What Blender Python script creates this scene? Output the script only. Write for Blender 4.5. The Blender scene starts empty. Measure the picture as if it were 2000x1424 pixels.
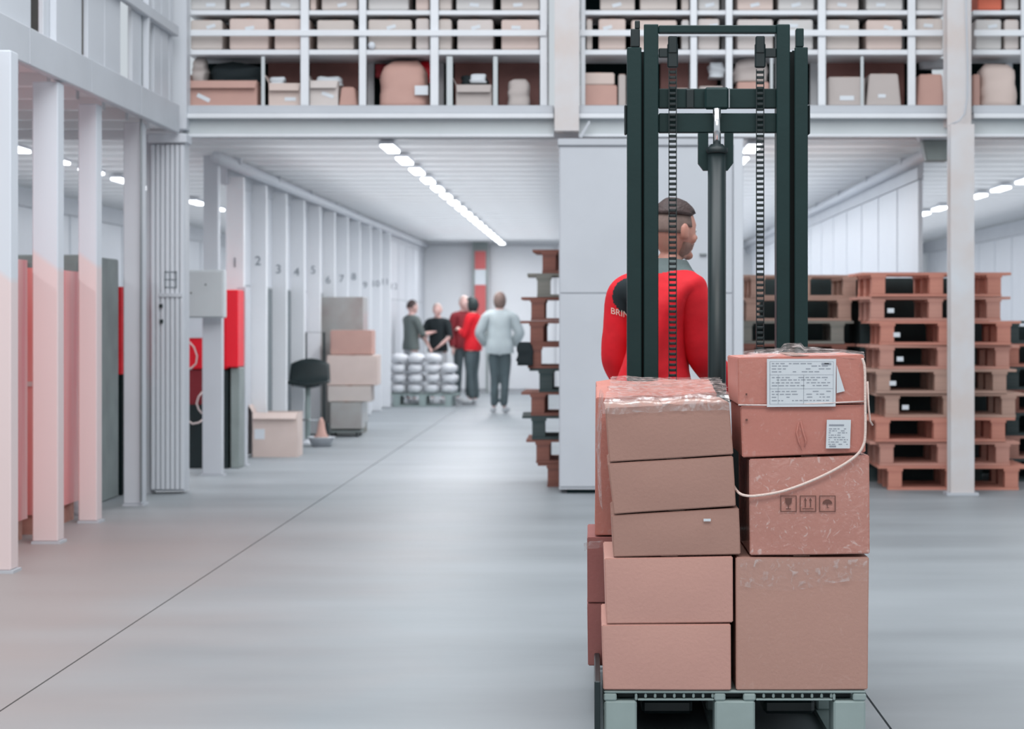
import bpy, bmesh, math, random
from mathutils import Vector, Matrix, noise
from mathutils.bvhtree import BVHTree

random.seed(7)
C = bpy.context.scene.collection
S = bpy.context.scene
F, VX, VY, H = 4600.0, 1157.0, 626.0, 1.3      # focal length in pixels, vanishing point, eye height

# ---------------------------------------------------------------- camera, world, light, exposure
cam_d = bpy.data.cameras.new('camera')
cam = bpy.data.objects.new('camera', cam_d); C.objects.link(cam); S.camera = cam
cam.location = (0, 0, H); cam.rotation_euler = (math.pi/2, 0, 0)
cam_d.sensor_width = 36; cam_d.lens = 36*F/2000
cam_d.shift_x = -(VX-1000)/2000; cam_d.shift_y = -(712-VY)/2000
cam_d.clip_end = 200
cam_d.dof.use_dof = True; cam_d.dof.focus_distance = 7.6; cam_d.dof.aperture_fstop = 5.6

w = bpy.data.worlds.new('world'); S.world = w; w.use_nodes = True
bg = w.node_tree.nodes['Background']
bg.inputs[0].default_value = (0.80, 0.87, 0.93, 1); bg.inputs[1].default_value = 0.72
S.view_settings.view_transform = 'Standard'; S.view_settings.look = 'None'
S.view_settings.exposure = 0.0; S.view_settings.gamma = 1.0; S.view_settings.use_curve_mapping = False

def area(name, loc, sx, sy, power, col=(1, 1, 1), rot=(0, 0, 0)):
    l = bpy.data.lights.new(name, 'AREA'); l.shape = 'RECTANGLE'; l.size = sx; l.size_y = sy
    l.energy = power; l.color = col
    o = bpy.data.objects.new(name, l); C.objects.link(o); o.location = loc; o.rotation_euler = rot
    return o
# unseen fills added high over the aisle; lamp rows and fills under the mezzanine
area('hall_fill', (-0.5, 9.0, 7.5), 7, 7, 640, (0.95, 0.97, 1.0), (math.radians(35), 0, 0))
area('hall_fill', (0.5, 1.5, 6.5), 7, 3, 260, (1.0, 0.96, 0.93), (math.radians(42), 0, 0))
for lx, e in ((-1.61, 430), (1.27, 380), (4.25, 340), (-4.6, 240)):
    area('bay_lamp_or_fill', (lx, 29.8, 2.66), 0.25, 22.4, e*.95, (0.96, 0.97, 1.0))
    area('bay_lamp_or_fill', (lx, 30.0, 2.45), 2.2, 22.6, e*.2, (0.96, 0.97, 1.0), (math.pi, 0, 0))  # added up-facing fill standing in for light bounced onto the ceiling
area('bay_lamp_or_fill', (-1.5, 41.0, 2.66), 2.2, 0.3, 26, (0.96, 0.97, 1.0))  # added fill to brighten the far wall
area('bay_lamp_or_fill', (-4.7, 14, 2.6), 0.25, 7.5, 60, (0.96, 0.97, 1.0))

# ---------------------------------------------------------------- helpers
def P(px, py, Y):
    return Vector(((px-VX)*Y/F, Y, H-(py-VY)*Y/F))
def X(px, Y): return (px-VX)*Y/F
def Z(py, Y): return H-(py-VY)*Y/F
def lin(c): 
    c = c/255.0
    return c/12.92 if c <= .04045 else ((c+.055)/1.055)**2.4
def rgb(r, g, b): return (lin(r), lin(g), lin(b), 1)

class MB:
    def __init__(s): s.v = []; s.f = []; s.mi = []; s.cur = 0
    def add(s, vs, fs, M=None):
        n = len(s.v)
        for p in vs:
            p = Vector(p); s.v.append(M @ p if M else p)
        for f in fs: s.f.append([i+n for i in f]); s.mi.append(s.cur)
        return s
    def box(s, x0, x1, y0, y1, z0, z1, M=None):
        x0, x1 = min(x0, x1), max(x0, x1); y0, y1 = min(y0, y1), max(y0, y1); z0, z1 = min(z0, z1), max(z0, z1)
        return s.add([(x0,y0,z0),(x1,y0,z0),(x1,y1,z0),(x0,y1,z0),(x0,y0,z1),(x1,y0,z1),(x1,y1,z1),(x0,y1,z1)],
              [(0,3,2,1),(4,5,6,7),(0,1,5,4),(1,2,6,5),(2,3,7,6),(3,0,4,7)], M)
    def tube(s, pts, r, n=10, caps=True):
        pts = [Vector(p) for p in pts]; rs = r if isinstance(r, (list, tuple)) else [r]*len(pts)
        base = len(s.v); up = None
        for i, p in enumerate(pts):
            t = (pts[min(i+1, len(pts)-1)]-pts[max(i-1, 0)]).normalized()
            if up is None: up = t.orthogonal().normalized()
            up = (up-t*up.dot(t)); up = up.normalized() if up.length > 1e-6 else t.orthogonal().normalized()
            b = t.cross(up)
            for k in range(n):
                a = 2*math.pi*k/n; s.v.append(p+(up*math.cos(a)+b*math.sin(a))*rs[i])
        for i in range(len(pts)-1):
            for k in range(n):
                s.f.append([base+i*n+k, base+i*n+(k+1) % n, base+(i+1)*n+(k+1) % n, base+(i+1)*n+k]); s.mi.append(s.cur)
        if caps:
            s.f.append([base+k for k in range(n)][::-1]); s.mi.append(s.cur)
            s.f.append([base+(len(pts)-1)*n+k for k in range(n)]); s.mi.append(s.cur)
        return s
    def lathe(s, prof, n=20, M=None):
        base = len(s.v)
        for (r, z) in prof:
            for k in range(n):
                a = 2*math.pi*k/n; p = Vector((r*math.cos(a), r*math.sin(a), z)); s.v.append(M @ p if M else p)
        for i in range(len(prof)-1):
            for k in range(n):
                s.f.append([base+i*n+k, base+i*n+(k+1) % n, base+(i+1)*n+(k+1) % n, base+(i+1)*n+k]); s.mi.append(s.cur)
        s.f.append([base+k for k in range(n)][::-1]); s.mi.append(s.cur)
        s.f.append([base+(len(prof)-1)*n+k for k in range(n)]); s.mi.append(s.cur)
        return s
    def prism(s, pts2, y0, y1):            # polygon in XZ extruded along Y
        n = len(pts2)
        vs = [(p[0], y0, p[1]) for p in pts2]+[(p[0], y1, p[1]) for p in pts2]
        fs = [list(range(n)), list(range(2*n-1, n-1, -1))]+[[i, (i+1) % n+0, (i+1) % n+n, i+n][::-1] for i in range(n)]
        return s.add(vs, fs)
    def mesh(s, name, mats, smooth=False, bevel=0.0, seg=1, subd=0):
        me = bpy.data.meshes.new(name); me.from_pydata([tuple(p) for p in s.v], [], s.f)
        if not isinstance(mats, (list, tuple)): mats = [mats]
        for m in mats: me.materials.append(m)
        for p, m in zip(me.polygons, s.mi): p.material_index = m
        bm = bmesh.new(); bm.from_mesh(me)
        bmesh.ops.recalc_face_normals(bm, faces=bm.faces)
        if subd: bmesh.ops.subdivide_edges(bm, edges=bm.edges[:], cuts=subd, use_grid_fill=True)
        if bevel:
            es = [e for e in bm.edges if len(e.link_faces) == 2 and e.calc_face_angle(0) > 0.6]
            bmesh.ops.bevel(bm, geom=es, offset=bevel, segments=seg, affect='EDGES', clamp_overlap=True)
        bm.to_mesh(me); bm.free()
        if smooth:
            for p in me.polygons: p.use_smooth = True
        return me
    def build(s, name, mats, parent=None, loc=None, **k):
        return link(name, s.mesh(name, mats, **k), parent, loc)
def link(name, me, parent=None, loc=None):
    o = bpy.data.objects.new(name, me); C.objects.link(o)
    if parent: o.parent = parent
    if loc: o.location = loc
    return o
def tag(o, label=None, cat=None, group=None, kind=None):
    if label: o['label'] = label
    if cat: o['category'] = cat
    if group: o['group'] = group
    if kind: o['kind'] = kind
    return o
def empty(name, loc=(0, 0, 0), rz=0, label=None, cat=None, group=None, kind=None):
    o = bpy.data.objects.new(name, None); C.objects.link(o); o.location = loc; o.rotation_euler = (0, 0, rz)
    o.empty_display_size = .1
    return tag(o, label, cat, group, kind)
def bx(name, m, parent, x0, x1, y0, y1, z0, z1, bevel=0.0, **k):
    b = MB().box(x0, x1, y0, y1, z0, z1); return b.build(name, m, parent, bevel=bevel, **k)
def copy_thing(root):
    r = root.copy(); C.objects.link(r)
    for ch in root.children:
        c = ch.copy(); C.objects.link(c); c.parent = r
        for g in ch.children:
            d = g.copy(); C.objects.link(d); d.parent = c
    return r
ORD = ['zeroth','first','second','third','fourth','fifth','sixth','seventh','eighth','ninth','tenth','eleventh','twelfth','thirteenth','fourteenth','fifteenth','sixteenth','seventeenth','eighteenth','nineteenth','twentieth','twenty-first','twenty-second']

# ---------------------------------------------------------------- materials
def mat(name, col, rough=.6, metal=0.0, nscale=0, namt=0.0, bump=0.0, bscale=None, col2=None, coat=0.0, emit=None, stretch=None, spec=None):
    m = bpy.data.materials.new(name); m.use_nodes = True; nt = m.node_tree; N = nt.nodes; L = nt.links
    b = N['Principled BSDF']; b.inputs['Base Color'].default_value = col
    b.inputs['Roughness'].default_value = rough; b.inputs['Metallic'].default_value = metal
    if spec is not None: b.inputs['Specular IOR Level'].default_value = spec
    if coat: b.inputs['Coat Weight'].default_value = coat; b.inputs['Coat Roughness'].default_value = .12
    if emit: b.inputs['Emission Color'].default_value = emit[0]; b.inputs['Emission Strength'].default_value = emit[1]
    tc = N.new('ShaderNodeTexCoord'); src = tc.outputs['Object']
    if stretch:
        mp = N.new('ShaderNodeMapping'); mp.inputs['Scale'].default_value = stretch; L.new(src, mp.inputs[0]); src = mp.outputs[0]
    if nscale:
        t = N.new('ShaderNodeTexNoise'); t.inputs['Scale'].default_value = nscale; t.inputs['Detail'].default_value = 5
        L.new(src, t.inputs['Vector'])
        r = N.new('ShaderNodeValToRGB'); r.color_ramp.elements[0].position = .3; r.color_ramp.elements[1].position = .7
        c2 = col2 or tuple(max(0, c*(1-namt)) for c in col[:3])+(1,)
        r.color_ramp.elements[0].color = c2; r.color_ramp.elements[1].color = col
        L.new(t.outputs['Fac'], r.inputs[0]); L.new(r.outputs[0], b.inputs['Base Color'])
    if bump:
        t2 = N.new('ShaderNodeTexNoise'); t2.inputs['Scale'].default_value = bscale or 40; t2.inputs['Detail'].default_value = 4
        L.new(src, t2.inputs['Vector'])
        bp = N.new('ShaderNodeBump'); bp.inputs['Strength'].default_value = bump; bp.inputs['Distance'].default_value = .01
        L.new(t2.outputs['Fac'], bp.inputs['Height']); L.new(bp.outputs[0], b.inputs['Normal'])
    return m
WHITE = mat('white_paint', rgb(200, 204, 210), .5, nscale=2.2, namt=.07)
WHITE2 = mat('white_panel', rgb(210, 214, 220), .45, nscale=1.4, namt=.05)
GREYP = mat('grey_paint', rgb(200, 206, 208), .5, nscale=3, namt=.08)
DECK = mat('deck_steel', rgb(232, 234, 236), .4, nscale=1.5, namt=.08)
TRIMG = mat('trim_grey', rgb(192, 196, 202), .45, nscale=3, namt=.06)
WHITE3 = mat('bright_white_paint', rgb(234, 236, 239), .5, nscale=2, namt=.04)
BACKB = mat('back_boarding', rgb(172, 166, 160), .7)
RACK = mat('rack_white', rgb(228, 231, 235), .45, nscale=4, namt=.06)
RUST = mat('column_paint', rgb(210, 214, 219), .5, nscale=2.2, col2=rgb(205, 192, 186))
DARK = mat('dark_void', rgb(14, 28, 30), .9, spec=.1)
BROWN = mat('brown_board', rgb(158, 114, 108), .8, nscale=3, namt=.35)
SLOT = mat('slot_grey', rgb(120, 128, 132), .7)
TEAL = mat('mast_steel', rgb(22, 48, 48), .5, metal=.0, nscale=9, namt=.12, bump=.05, bscale=60, spec=.3)
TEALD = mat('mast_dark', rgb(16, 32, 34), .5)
BLACKP = mat('black_plastic', rgb(28, 42, 44), .38, nscale=12, namt=.2)
CHROME = mat('chrome', rgb(225, 226, 228), .16, metal=1.0)
STEEL = mat('steel', rgb(150, 155, 158), .35, metal=.8)
RED = mat('red_cloth', rgb(232, 14, 36), .75, nscale=9, col2=rgb(205, 8, 28), bump=.25, bscale=14)
DARKSHELL = mat('dark_shell', rgb(38, 56, 58), .7, nscale=4, col2=rgb(24, 40, 42), bump=.4, bscale=6)
REDG = mat('red_gloss', rgb(240, 12, 40), .4)
SKIN = mat('skin', rgb(205, 150, 132), .5, nscale=14, col2=rgb(192, 132, 116))
SKINL = mat('skin_pale', rgb(214, 176, 168), .55)
HAIRD = mat('hair_dark', rgb(70, 52, 50), .6, nscale=30, namt=.4, bump=.5, bscale=80, stretch=(1, .25, 1))
HAIRS = mat('hair_short', rgb(134, 112, 104), .7, nscale=40, namt=.25)
HAIRB = mat('hair_black', rgb(36, 52, 52), .6, nscale=30, namt=.3)
HAIRL = mat('hair_blond', rgb(196, 172, 164), .6)
EYE = mat('eye_white', rgb(225, 225, 222), .3)
LIP = mat('lip', rgb(176, 108, 100), .5)
COLLAR = mat('grey_collar', rgb(92, 104, 104), .8, bump=.2, bscale=60)
BLACKC = mat('black_cloth', rgb(24, 36, 40), .8, bump=.2, bscale=20)
TROUS = mat('trousers_dark', rgb(86, 100, 104), .8, nscale=6, namt=.25)
GREYT = mat('grey_hoodie', rgb(186, 196, 198), .8, nscale=5, namt=.12, bump=.2, bscale=12)
LIGHTT = mat('light_trousers', rgb(190, 194, 198), .8)
DTSHIRT = mat('dark_grey_shirt', rgb(104, 114, 112), .8)
MAROON = mat('maroon_cloth', rgb(130, 36, 44), .8)
SHOE = mat('shoe', rgb(200, 203, 206), .6)
SHOED = mat('shoe_dark', rgb(60, 70, 72), .6)
PAPER = mat('paper', rgb(222, 225, 232), .6, nscale=3, col2=rgb(210, 218, 222))
INK = mat('ink', rgb(150, 156, 166), .7)
INKD = mat('ink_dark', rgb(112, 76, 68), .8)
NUM = mat('number_ink', rgb(134, 142, 148), .8)
ROPE = mat('cord', rgb(236, 214, 204), .6, bump=.4, bscale=200)
PGREY = mat('pallet_grey_plastic', rgb(160, 176, 174), .5, nscale=7, namt=.12, bump=.08, bscale=30)
SACK = mat('sack', rgb(226, 228, 232), .7, nscale=5, namt=.14, bump=.4, bscale=9)
WRAPG = mat('grey_wrapped', rgb(176, 180, 178), .35, nscale=3, col2=rgb(158, 150, 146), bump=.3, bscale=10, coat=.4)
REDF = mat('red_film', rgb(240, 186, 180), .3, nscale=4, col2=rgb(236, 92, 92), bump=.5, bscale=5, stretch=(2, 1, .12))  # pale upright streaks paint reflected light into the film colour
GREENG = mat('grey_green', rgb(142, 152, 150), .5, nscale=4, namt=.25)
LAMP = mat('lamp_diffuser', (1, 1, 1, 1), .5, emit=((0.93, 0.97, 1.0, 1), 5.0))
TAPE = mat('brown_tape', rgb(206, 170, 156), .25, bump=.1, bscale=30)
FILMW = mat('film_edge', rgb(224, 206, 202), .25, bump=.6, bscale=60)

def card(name, a, b, wrapped=0.0):
    m = mat(name, rgb(*a), .78, nscale=3.0, col2=rgb(*b), bump=.12, bscale=90)
    nt = m.node_tree; N = nt.nodes; L = nt.links; bs = N['Principled BSDF']
    if wrapped:                                            # clinging stretch film: a wrinkled clear coat, its highlights painted in as pale specks
        tc = N.new('ShaderNodeTexCoord'); mp = N.new('ShaderNodeMapping'); mp.inputs['Scale'].default_value = (1, 1, .7)
        L.new(tc.outputs['Object'], mp.inputs[0])
        n1 = N.new('ShaderNodeTexNoise'); n1.inputs['Scale'].default_value = 26; n1.inputs['Detail'].default_value = 6; n1.inputs['Distortion'].default_value = 2.2
        L.new(mp.outputs[0], n1.inputs['Vector'])
        bp = N.new('ShaderNodeBump'); bp.inputs['Strength'].default_value = .9; bp.inputs['Distance'].default_value = .02
        L.new(n1.outputs['Fac'], bp.inputs['Height']); L.new(bp.outputs[0], bs.inputs['Coat Normal'])
        bs.inputs['Coat Weight'].default_value = wrapped; bs.inputs['Coat Roughness'].default_value = .13
        n2 = N.new('ShaderNodeTexNoise'); n2.inputs['Scale'].default_value = 30; n2.inputs['Detail'].default_value = 8; n2.inputs['Distortion'].default_value = 3
        L.new(mp.outputs[0], n2.inputs['Vector'])
        rp = N.new('ShaderNodeValToRGB'); rp.color_ramp.elements[0].position = .60; rp.color_ramp.elements[1].position = .70
        L.new(n2.outputs['Fac'], rp.inputs[0])
        old = bs.inputs['Base Color'].links[0].from_socket
        mx = N.new('ShaderNodeMix'); mx.data_type = 'RGBA'; L.new(old, mx.inputs['A']); mx.inputs['B'].default_value = rgb(222, 200, 194)
        sc = N.new('ShaderNodeMath'); sc.operation = 'MULTIPLY'; sc.inputs[1].default_value = .55*wrapped; L.new(rp.outputs[0], sc.inputs[0])
        L.new(sc.outputs[0], mx.inputs['Factor']); L.new(mx.outputs['Result'], bs.inputs['Base Color'])
    return m
CARD1 = card('cardboard_tan', (180, 140, 127), (172, 133, 121))
CARD2 = card('cardboard_pink', (208, 160, 147), (200, 153, 142))
CARD3 = card('cardboard_red', (202, 132, 119), (192, 126, 113), .25)
CARD4 = card('cardboard_wrapped', (198, 136, 122), (184, 128, 115), 1.0)
CARD5 = card('cardboard_big', (190, 147, 134), (184, 142, 129), .12)
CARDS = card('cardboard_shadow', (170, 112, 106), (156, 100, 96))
SHELFC = [card('shelf_card_a', (212, 202, 196), (200, 190, 184)), card('shelf_card_b', (216, 206, 202), (206, 198, 194)),
          card('shelf_card_c', (212, 208, 206), (202, 200, 198)), card('shelf_card_d', (220, 202, 194), (208, 190, 182))]
SALMON = card('salmon_card', (204, 164, 152), (190, 152, 142)); ORANGE = card('orange_card', (222, 122, 96), (206, 104, 80))
PALEC = card('pale_card', (194, 184, 180), (184, 175, 171))
WOOD = [mat('wood_a', rgb(206, 154, 138), .8, nscale=2, col2=rgb(176, 128, 116), stretch=(1, 6, 6)),
        mat('wood_b', rgb(196, 160, 144), .8, nscale=2, col2=rgb(160, 130, 118), stretch=(1, 6, 6)),
        mat('wood_c', rgb(212, 148, 128), .8, nscale=2, col2=rgb(182, 120, 106), stretch=(1, 6, 6)),
        mat('wood_grey', rgb(150, 146, 138), .8, nscale=2, col2=rgb(116, 118, 112), stretch=(1, 6, 6)),
        mat('wood_dark', rgb(84, 92, 92), .8, nscale=2, col2=rgb(44, 62, 64), stretch=(1, 6, 6)),
        mat('wood_brown', rgb(160, 104, 88), .8, nscale=2, col2=rgb(112, 76, 70), stretch=(1, 6, 6))]

def floor_mat():
    m = bpy.data.materials.new('polished_concrete'); m.use_nodes = True; nt = m.node_tree; N = nt.nodes; L = nt.links
    b = N['Principled BSDF']; tc = N.new('ShaderNodeTexCoord')
    mp = N.new('ShaderNodeMapping'); mp.inputs['Scale'].default_value = (.35, .9, 1); L.new(tc.outputs['Object'], mp.inputs[0])
    n = N.new('ShaderNodeTexNoise'); n.inputs['Scale'].default_value = 1.4; n.inputs['Detail'].default_value = 8; L.new(mp.outputs[0], n.inputs['Vector'])
    r = N.new('ShaderNodeValToRGB'); r.color_ramp.elements[0].position = .3; r.color_ramp.elements[1].position = .72
    r.color_ramp.elements[0].color = rgb(134, 140, 144); r.color_ramp.elements[1].color = rgb(156, 162, 166)
    L.new(n.outputs['Fac'], r.inputs[0])
    # pinkish tint towards the left partition, fading with depth, ragged edge
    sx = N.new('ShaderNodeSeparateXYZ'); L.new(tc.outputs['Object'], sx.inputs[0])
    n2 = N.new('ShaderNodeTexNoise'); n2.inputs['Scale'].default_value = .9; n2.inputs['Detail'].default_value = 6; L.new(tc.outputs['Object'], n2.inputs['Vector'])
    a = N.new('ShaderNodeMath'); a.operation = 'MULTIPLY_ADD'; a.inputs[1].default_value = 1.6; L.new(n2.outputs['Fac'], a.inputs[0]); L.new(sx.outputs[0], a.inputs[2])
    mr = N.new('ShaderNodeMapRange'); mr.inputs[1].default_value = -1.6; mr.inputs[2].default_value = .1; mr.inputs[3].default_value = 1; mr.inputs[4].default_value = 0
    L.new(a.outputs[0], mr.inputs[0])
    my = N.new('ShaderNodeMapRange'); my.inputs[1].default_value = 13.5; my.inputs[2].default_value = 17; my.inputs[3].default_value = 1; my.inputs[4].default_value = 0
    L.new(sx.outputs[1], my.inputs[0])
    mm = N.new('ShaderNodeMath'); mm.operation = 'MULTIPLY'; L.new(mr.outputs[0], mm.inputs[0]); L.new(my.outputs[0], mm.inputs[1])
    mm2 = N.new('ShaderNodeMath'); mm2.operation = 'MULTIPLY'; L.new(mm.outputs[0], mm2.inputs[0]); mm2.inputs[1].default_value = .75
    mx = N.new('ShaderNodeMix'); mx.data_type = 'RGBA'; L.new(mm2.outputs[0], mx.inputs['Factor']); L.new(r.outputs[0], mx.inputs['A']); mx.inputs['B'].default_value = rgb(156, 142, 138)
    L.new(mx.outputs['Result'], b.inputs['Base Color'])
    b.inputs['Specular IOR Level'].default_value = .16
    rr = N.new('ShaderNodeMapRange'); rr.inputs[3].default_value = .42; rr.inputs[4].default_value = .56; L.new(n.outputs['Fac'], rr.inputs[0]); L.new(rr.outputs[0], b.inputs['Roughness'])
    n3 = N.new('ShaderNodeTexNoise'); n3.inputs['Scale'].default_value = 5; n3.inputs['Detail'].default_value = 6
    L.new(mp.outputs[0], n3.inputs['Vector'])
    bp = N.new('ShaderNodeBump'); bp.inputs['Strength'].default_value = .12; bp.inputs['Distance'].default_value = .01
    L.new(n3.outputs['Fac'], bp.inputs['Height']); L.new(bp.outputs[0], b.inputs['Normal'])
    return m
FLOOR = floor_mat()

def post_mat():                                         # white posts, lower part pink below a slanting edge
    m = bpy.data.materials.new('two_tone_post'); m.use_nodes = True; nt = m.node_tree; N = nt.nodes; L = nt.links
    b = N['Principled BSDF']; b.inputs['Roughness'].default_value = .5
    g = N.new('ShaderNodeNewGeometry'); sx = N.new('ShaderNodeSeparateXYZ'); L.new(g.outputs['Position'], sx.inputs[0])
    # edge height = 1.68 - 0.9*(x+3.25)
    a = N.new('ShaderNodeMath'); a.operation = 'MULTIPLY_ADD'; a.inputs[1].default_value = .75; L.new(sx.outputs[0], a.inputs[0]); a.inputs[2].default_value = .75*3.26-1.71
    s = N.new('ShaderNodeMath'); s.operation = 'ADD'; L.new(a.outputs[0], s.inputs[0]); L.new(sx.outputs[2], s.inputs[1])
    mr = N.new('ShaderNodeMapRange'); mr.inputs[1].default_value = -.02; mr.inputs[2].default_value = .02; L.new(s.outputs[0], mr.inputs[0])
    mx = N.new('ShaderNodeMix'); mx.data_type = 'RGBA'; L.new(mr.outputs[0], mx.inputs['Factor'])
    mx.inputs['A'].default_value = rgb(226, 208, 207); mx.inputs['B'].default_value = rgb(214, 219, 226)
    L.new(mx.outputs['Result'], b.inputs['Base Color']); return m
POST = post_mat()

# ================================================================ SETTING
fl = bx('floor', SLOT, None, -9, 9, -4, 46, -.12, -.012); tag(fl, 'polished grey concrete warehouse floor with thin joints', kind='structure')
for x0, x1 in ((-9, -1.975), (-1.967, .946), (.954, 9)):
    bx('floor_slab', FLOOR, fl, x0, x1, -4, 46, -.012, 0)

def xw(y): return -3.32+(y-21)*.0118                     # rear left wall leans in slightly
# mezzanine deck = ceiling of the lower bays
ce = bx('ceiling', DECK, None, -6.3, 7.2, 17.95, 43, 2.80, 2.92); tag(ce, 'corrugated white steel deck under the mezzanine', kind='structure')
jb = MB().box(-6.25, 7.15, -.055, .055, 0, .085)
jm = jb.mesh('joist', DECK, bevel=.012)
y = 18.5
while y < 42.5:
    link('joist', jm, ce, (0, y, 2.715)); y += .72
cl = bx('ceiling', DECK, None, -6.3, -3.22, 9, 17.95, 2.80, 2.92); tag(cl, 'low white ceiling behind the left partition', kind='structure')
for k in range(11):
    link('joist', MB().box(-6.25, -3.3, -.05, .05, 0, .08).mesh('joist', DECK), cl, (0, 9.5+k*.8, 2.72))

wb = bx('wall_back', WHITE3, None, -3.1, 7.2, 42.7, 42.9, 0, 2.8); tag(wb, 'far white wall closing the aisle', kind='structure')
for k in range(7):
    bx('wall_panel', WHITE3, wb, -3.05+k*1.2, -1.88+k*1.2, 42.66, 42.7, .05, 2.66, bevel=.01)
# front edge of the mezzanine: upper lip and lower web between the columns
n = 1
for xa, xb in ((X(357, 17.9), X(1082, 17.9)), (X(1130, 17.9), X(1850, 17.9)), (X(1898, 17.9), 7.2)):
    t = empty('trim_%d' % n, (0, 0, 0)); n += 1
    tag(t, 'white steel edge beam of the mezzanine floor', kind='structure')
    bx('edge_lip', TRIMG, t, xa, xb, 17.84, 17.95, Z(223, 17.9), Z(207, 17.9), bevel=.006)
    bx('edge_flange', RACK, t, xa, xb, 17.8, 17.95, Z(233, 17.9), Z(223.5, 17.9), bevel=.004)
    bx('beam_web', GREYP, t, xa, xb, 17.9, 17.95, Z(262, 17.9), Z(233.5, 17.9))
    bx('beam_foot', RACK, t, xa, xb, 17.86, 17.95, Z(268, 17.9), Z(262.5, 17.9), bevel=.003)

def column(label, x0, x1, z0, z1, Y, m=RUST, d=.2):
    o = empty('column', ((x0+x1)/2, Y, z0)); tag(o, label, kind='structure')
    hw = (x1-x0)/2
    b = MB().box(-hw, hw, 0, .014, 0, z1-z0).box(-hw, hw, d-.014, d, 0, z1-z0).box(-.03, .03, .014, d-.014, 0, z1-z0)
    b.build('shaft', m, o)
    bx('foot_plate', TRIMG, o, -hw-.03, hw+.03, -.02, d+.02, 0, .02) if z0 == 0 else None
    return o
column('white steel column rising beside the white cabinet', X(1083, 17.75), X(1131, 17.75), 2.73, 5.2, 17.75)
column('slim white steel column standing before the pallets', X(1857, 17.5), X(1903, 17.5), 0, 2.76, 17.5, d=.18)
column('pinkish upper column dividing the shelf racks', X(1850, 17.7), X(1897, 17.7), 2.765, 5.2, 17.7)
# brackets beside the columns
b = MB(); b.prism([(X(1131, 17.8), Z(268, 17.8)), (X(1150, 17.8), Z(236, 17.8)), (X(1153, 17.8), Z(240, 17.8)), (X(1136, 17.8), Z(270, 17.8))], 17.76, 17.79)
tag(b.build('trim_4', TRIMG), 'small angled brace beside the cabinet column', kind='structure')

# white cladding / closed service cabinet at the head of the partition
cb = empty('service_cabinet', (X(1262, 17.7), 17.7, 0), 0, 'tall plain white cabinet with one horizontal seam behind the truck driver', 'cabinet')
hw = (X(1428, 17.7)-X(1088, 17.7))/2
bx('body', WHITE, cb, -hw, hw, .012, .55, .03, Z(284, 17.7))
bx('door', WHITE, cb, -hw+.006, hw-.006, 0, .012, .05, Z(573, 17.7)-.004, bevel=.003)
bx('door', WHITE, cb, -hw+.006, hw-.006, 0, .012, Z(573, 17.7)+.004, Z(288, 17.7), bevel=.003)
bx('top_rail', TRIMG, cb, -hw-.01, hw+.01, -.02, .5, Z(284, 17.7), Z(271, 17.7), bevel=.004)
bx('plinth', DARK, cb, -hw+.06, hw-.02, .02, .5, 0, .03)
bx('corner_post', WHITE2, cb, hw+.002, hw+.075, -.02, .12, 0, Z(271, 17.7), bevel=.004)
hd = bx('handle', STEEL, cb, X(1366, 17.7)-cb.location.x, X(1380, 17.7)-cb.location.x, -.03, 0, Z(499, 17.7), Z(495, 17.7), bevel=.003)

# ---- left partition in front: posts, header beam, upper storey
def post(label, xr0, xr1, Y, z1=2.69, d=.16, m=None):
    o = empty('post', ((xr0+xr1)/2, Y, 0)); tag(o, label, kind='structure'); h = (xr1-xr0)/2
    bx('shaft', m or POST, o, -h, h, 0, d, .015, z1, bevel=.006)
    bx('foot_plate', TRIMG, o, -h-.004, h+.015, -.012, d+.012, 0, .015)
    return o
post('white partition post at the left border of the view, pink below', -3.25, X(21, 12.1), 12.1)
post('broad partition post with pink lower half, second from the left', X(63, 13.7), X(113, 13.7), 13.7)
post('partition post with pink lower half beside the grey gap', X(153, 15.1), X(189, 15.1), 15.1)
post('all white partition post with a black cable on it', X(241, 16.5), X(277, 16.5), 16.5, m=WHITE)
# header beam of the partition (fascia)
hb = bx('trim_5', WHITE, None, -3.14, -3.085, 9, 17.6, 2.70, 2.91, bevel=.006); tag(hb, 'white fascia beam running above the left partition posts', kind='structure')
for yy in (11.3, 12.9, 14.5, 16.1, 17.5):
    bx('joint_plate', TRIMG, hb, -3.084, -3.08, yy, yy+.02, 2.705, 2.905)
# upper storey wall
wu = empty('wall_left', (0, 0, 0)); tag(wu, 'upper storey of white panels and slim posts on the left', kind='structure')
segs = [(9, 9.9), (9.92, 11.2), (11.22, 12.2), (12.22, 13.17), (13.47, 13.8), (13.815, 14.27), (14.285, 14.62), (14.66, 15.15), (15.165, 15.67), (16.07, 16.4), (16.415, 16.79), (16.87, 17.15), (17.165, 17.44), (17.5, 17.62)]
for q_, (a, b_) in enumerate(segs):
    xo_ = -.03 if q_ in (6, 10) else 0
    bx('wall_panel', WHITE2, wu, -3.17+xo_, -3.14+xo_, a, b_, 2.915, 5.2, bevel=.004)
bx('upper_rail', WHITE, wu, -3.138, -3.09, 9, 17.6, 3.42, 3.50, bevel=.006)
for yy in (13.62, 16.45):
    bx('upper_post', WHITE2, wu, -3.138, -3.10, yy, yy+.05, 2.915, 5.2)
bx('dark_backing', BACKB, wu, -3.6, -3.56, 9, 17.7, 2.92, 5.2)
co = bx('trim_6', WHITE2, None, X(334, 17.75), X(364, 17.75), 17.75, 17.93, 2.74, 5.2, bevel=.006); tag(co, 'white corner post where the rack meets the left wall', kind='structure')
bc = empty('carton', (-3.4, 13.1, 2.96), 0, 'brown carton stored behind the upper left wall panels', 'box')
bx('body', CARDS, bc, -.12, .15, 0, .5, 0, .5, bevel=.01); bx('tape', TAPE, bc, -.02, .04, -.002, .7, .5, .502)
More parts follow.
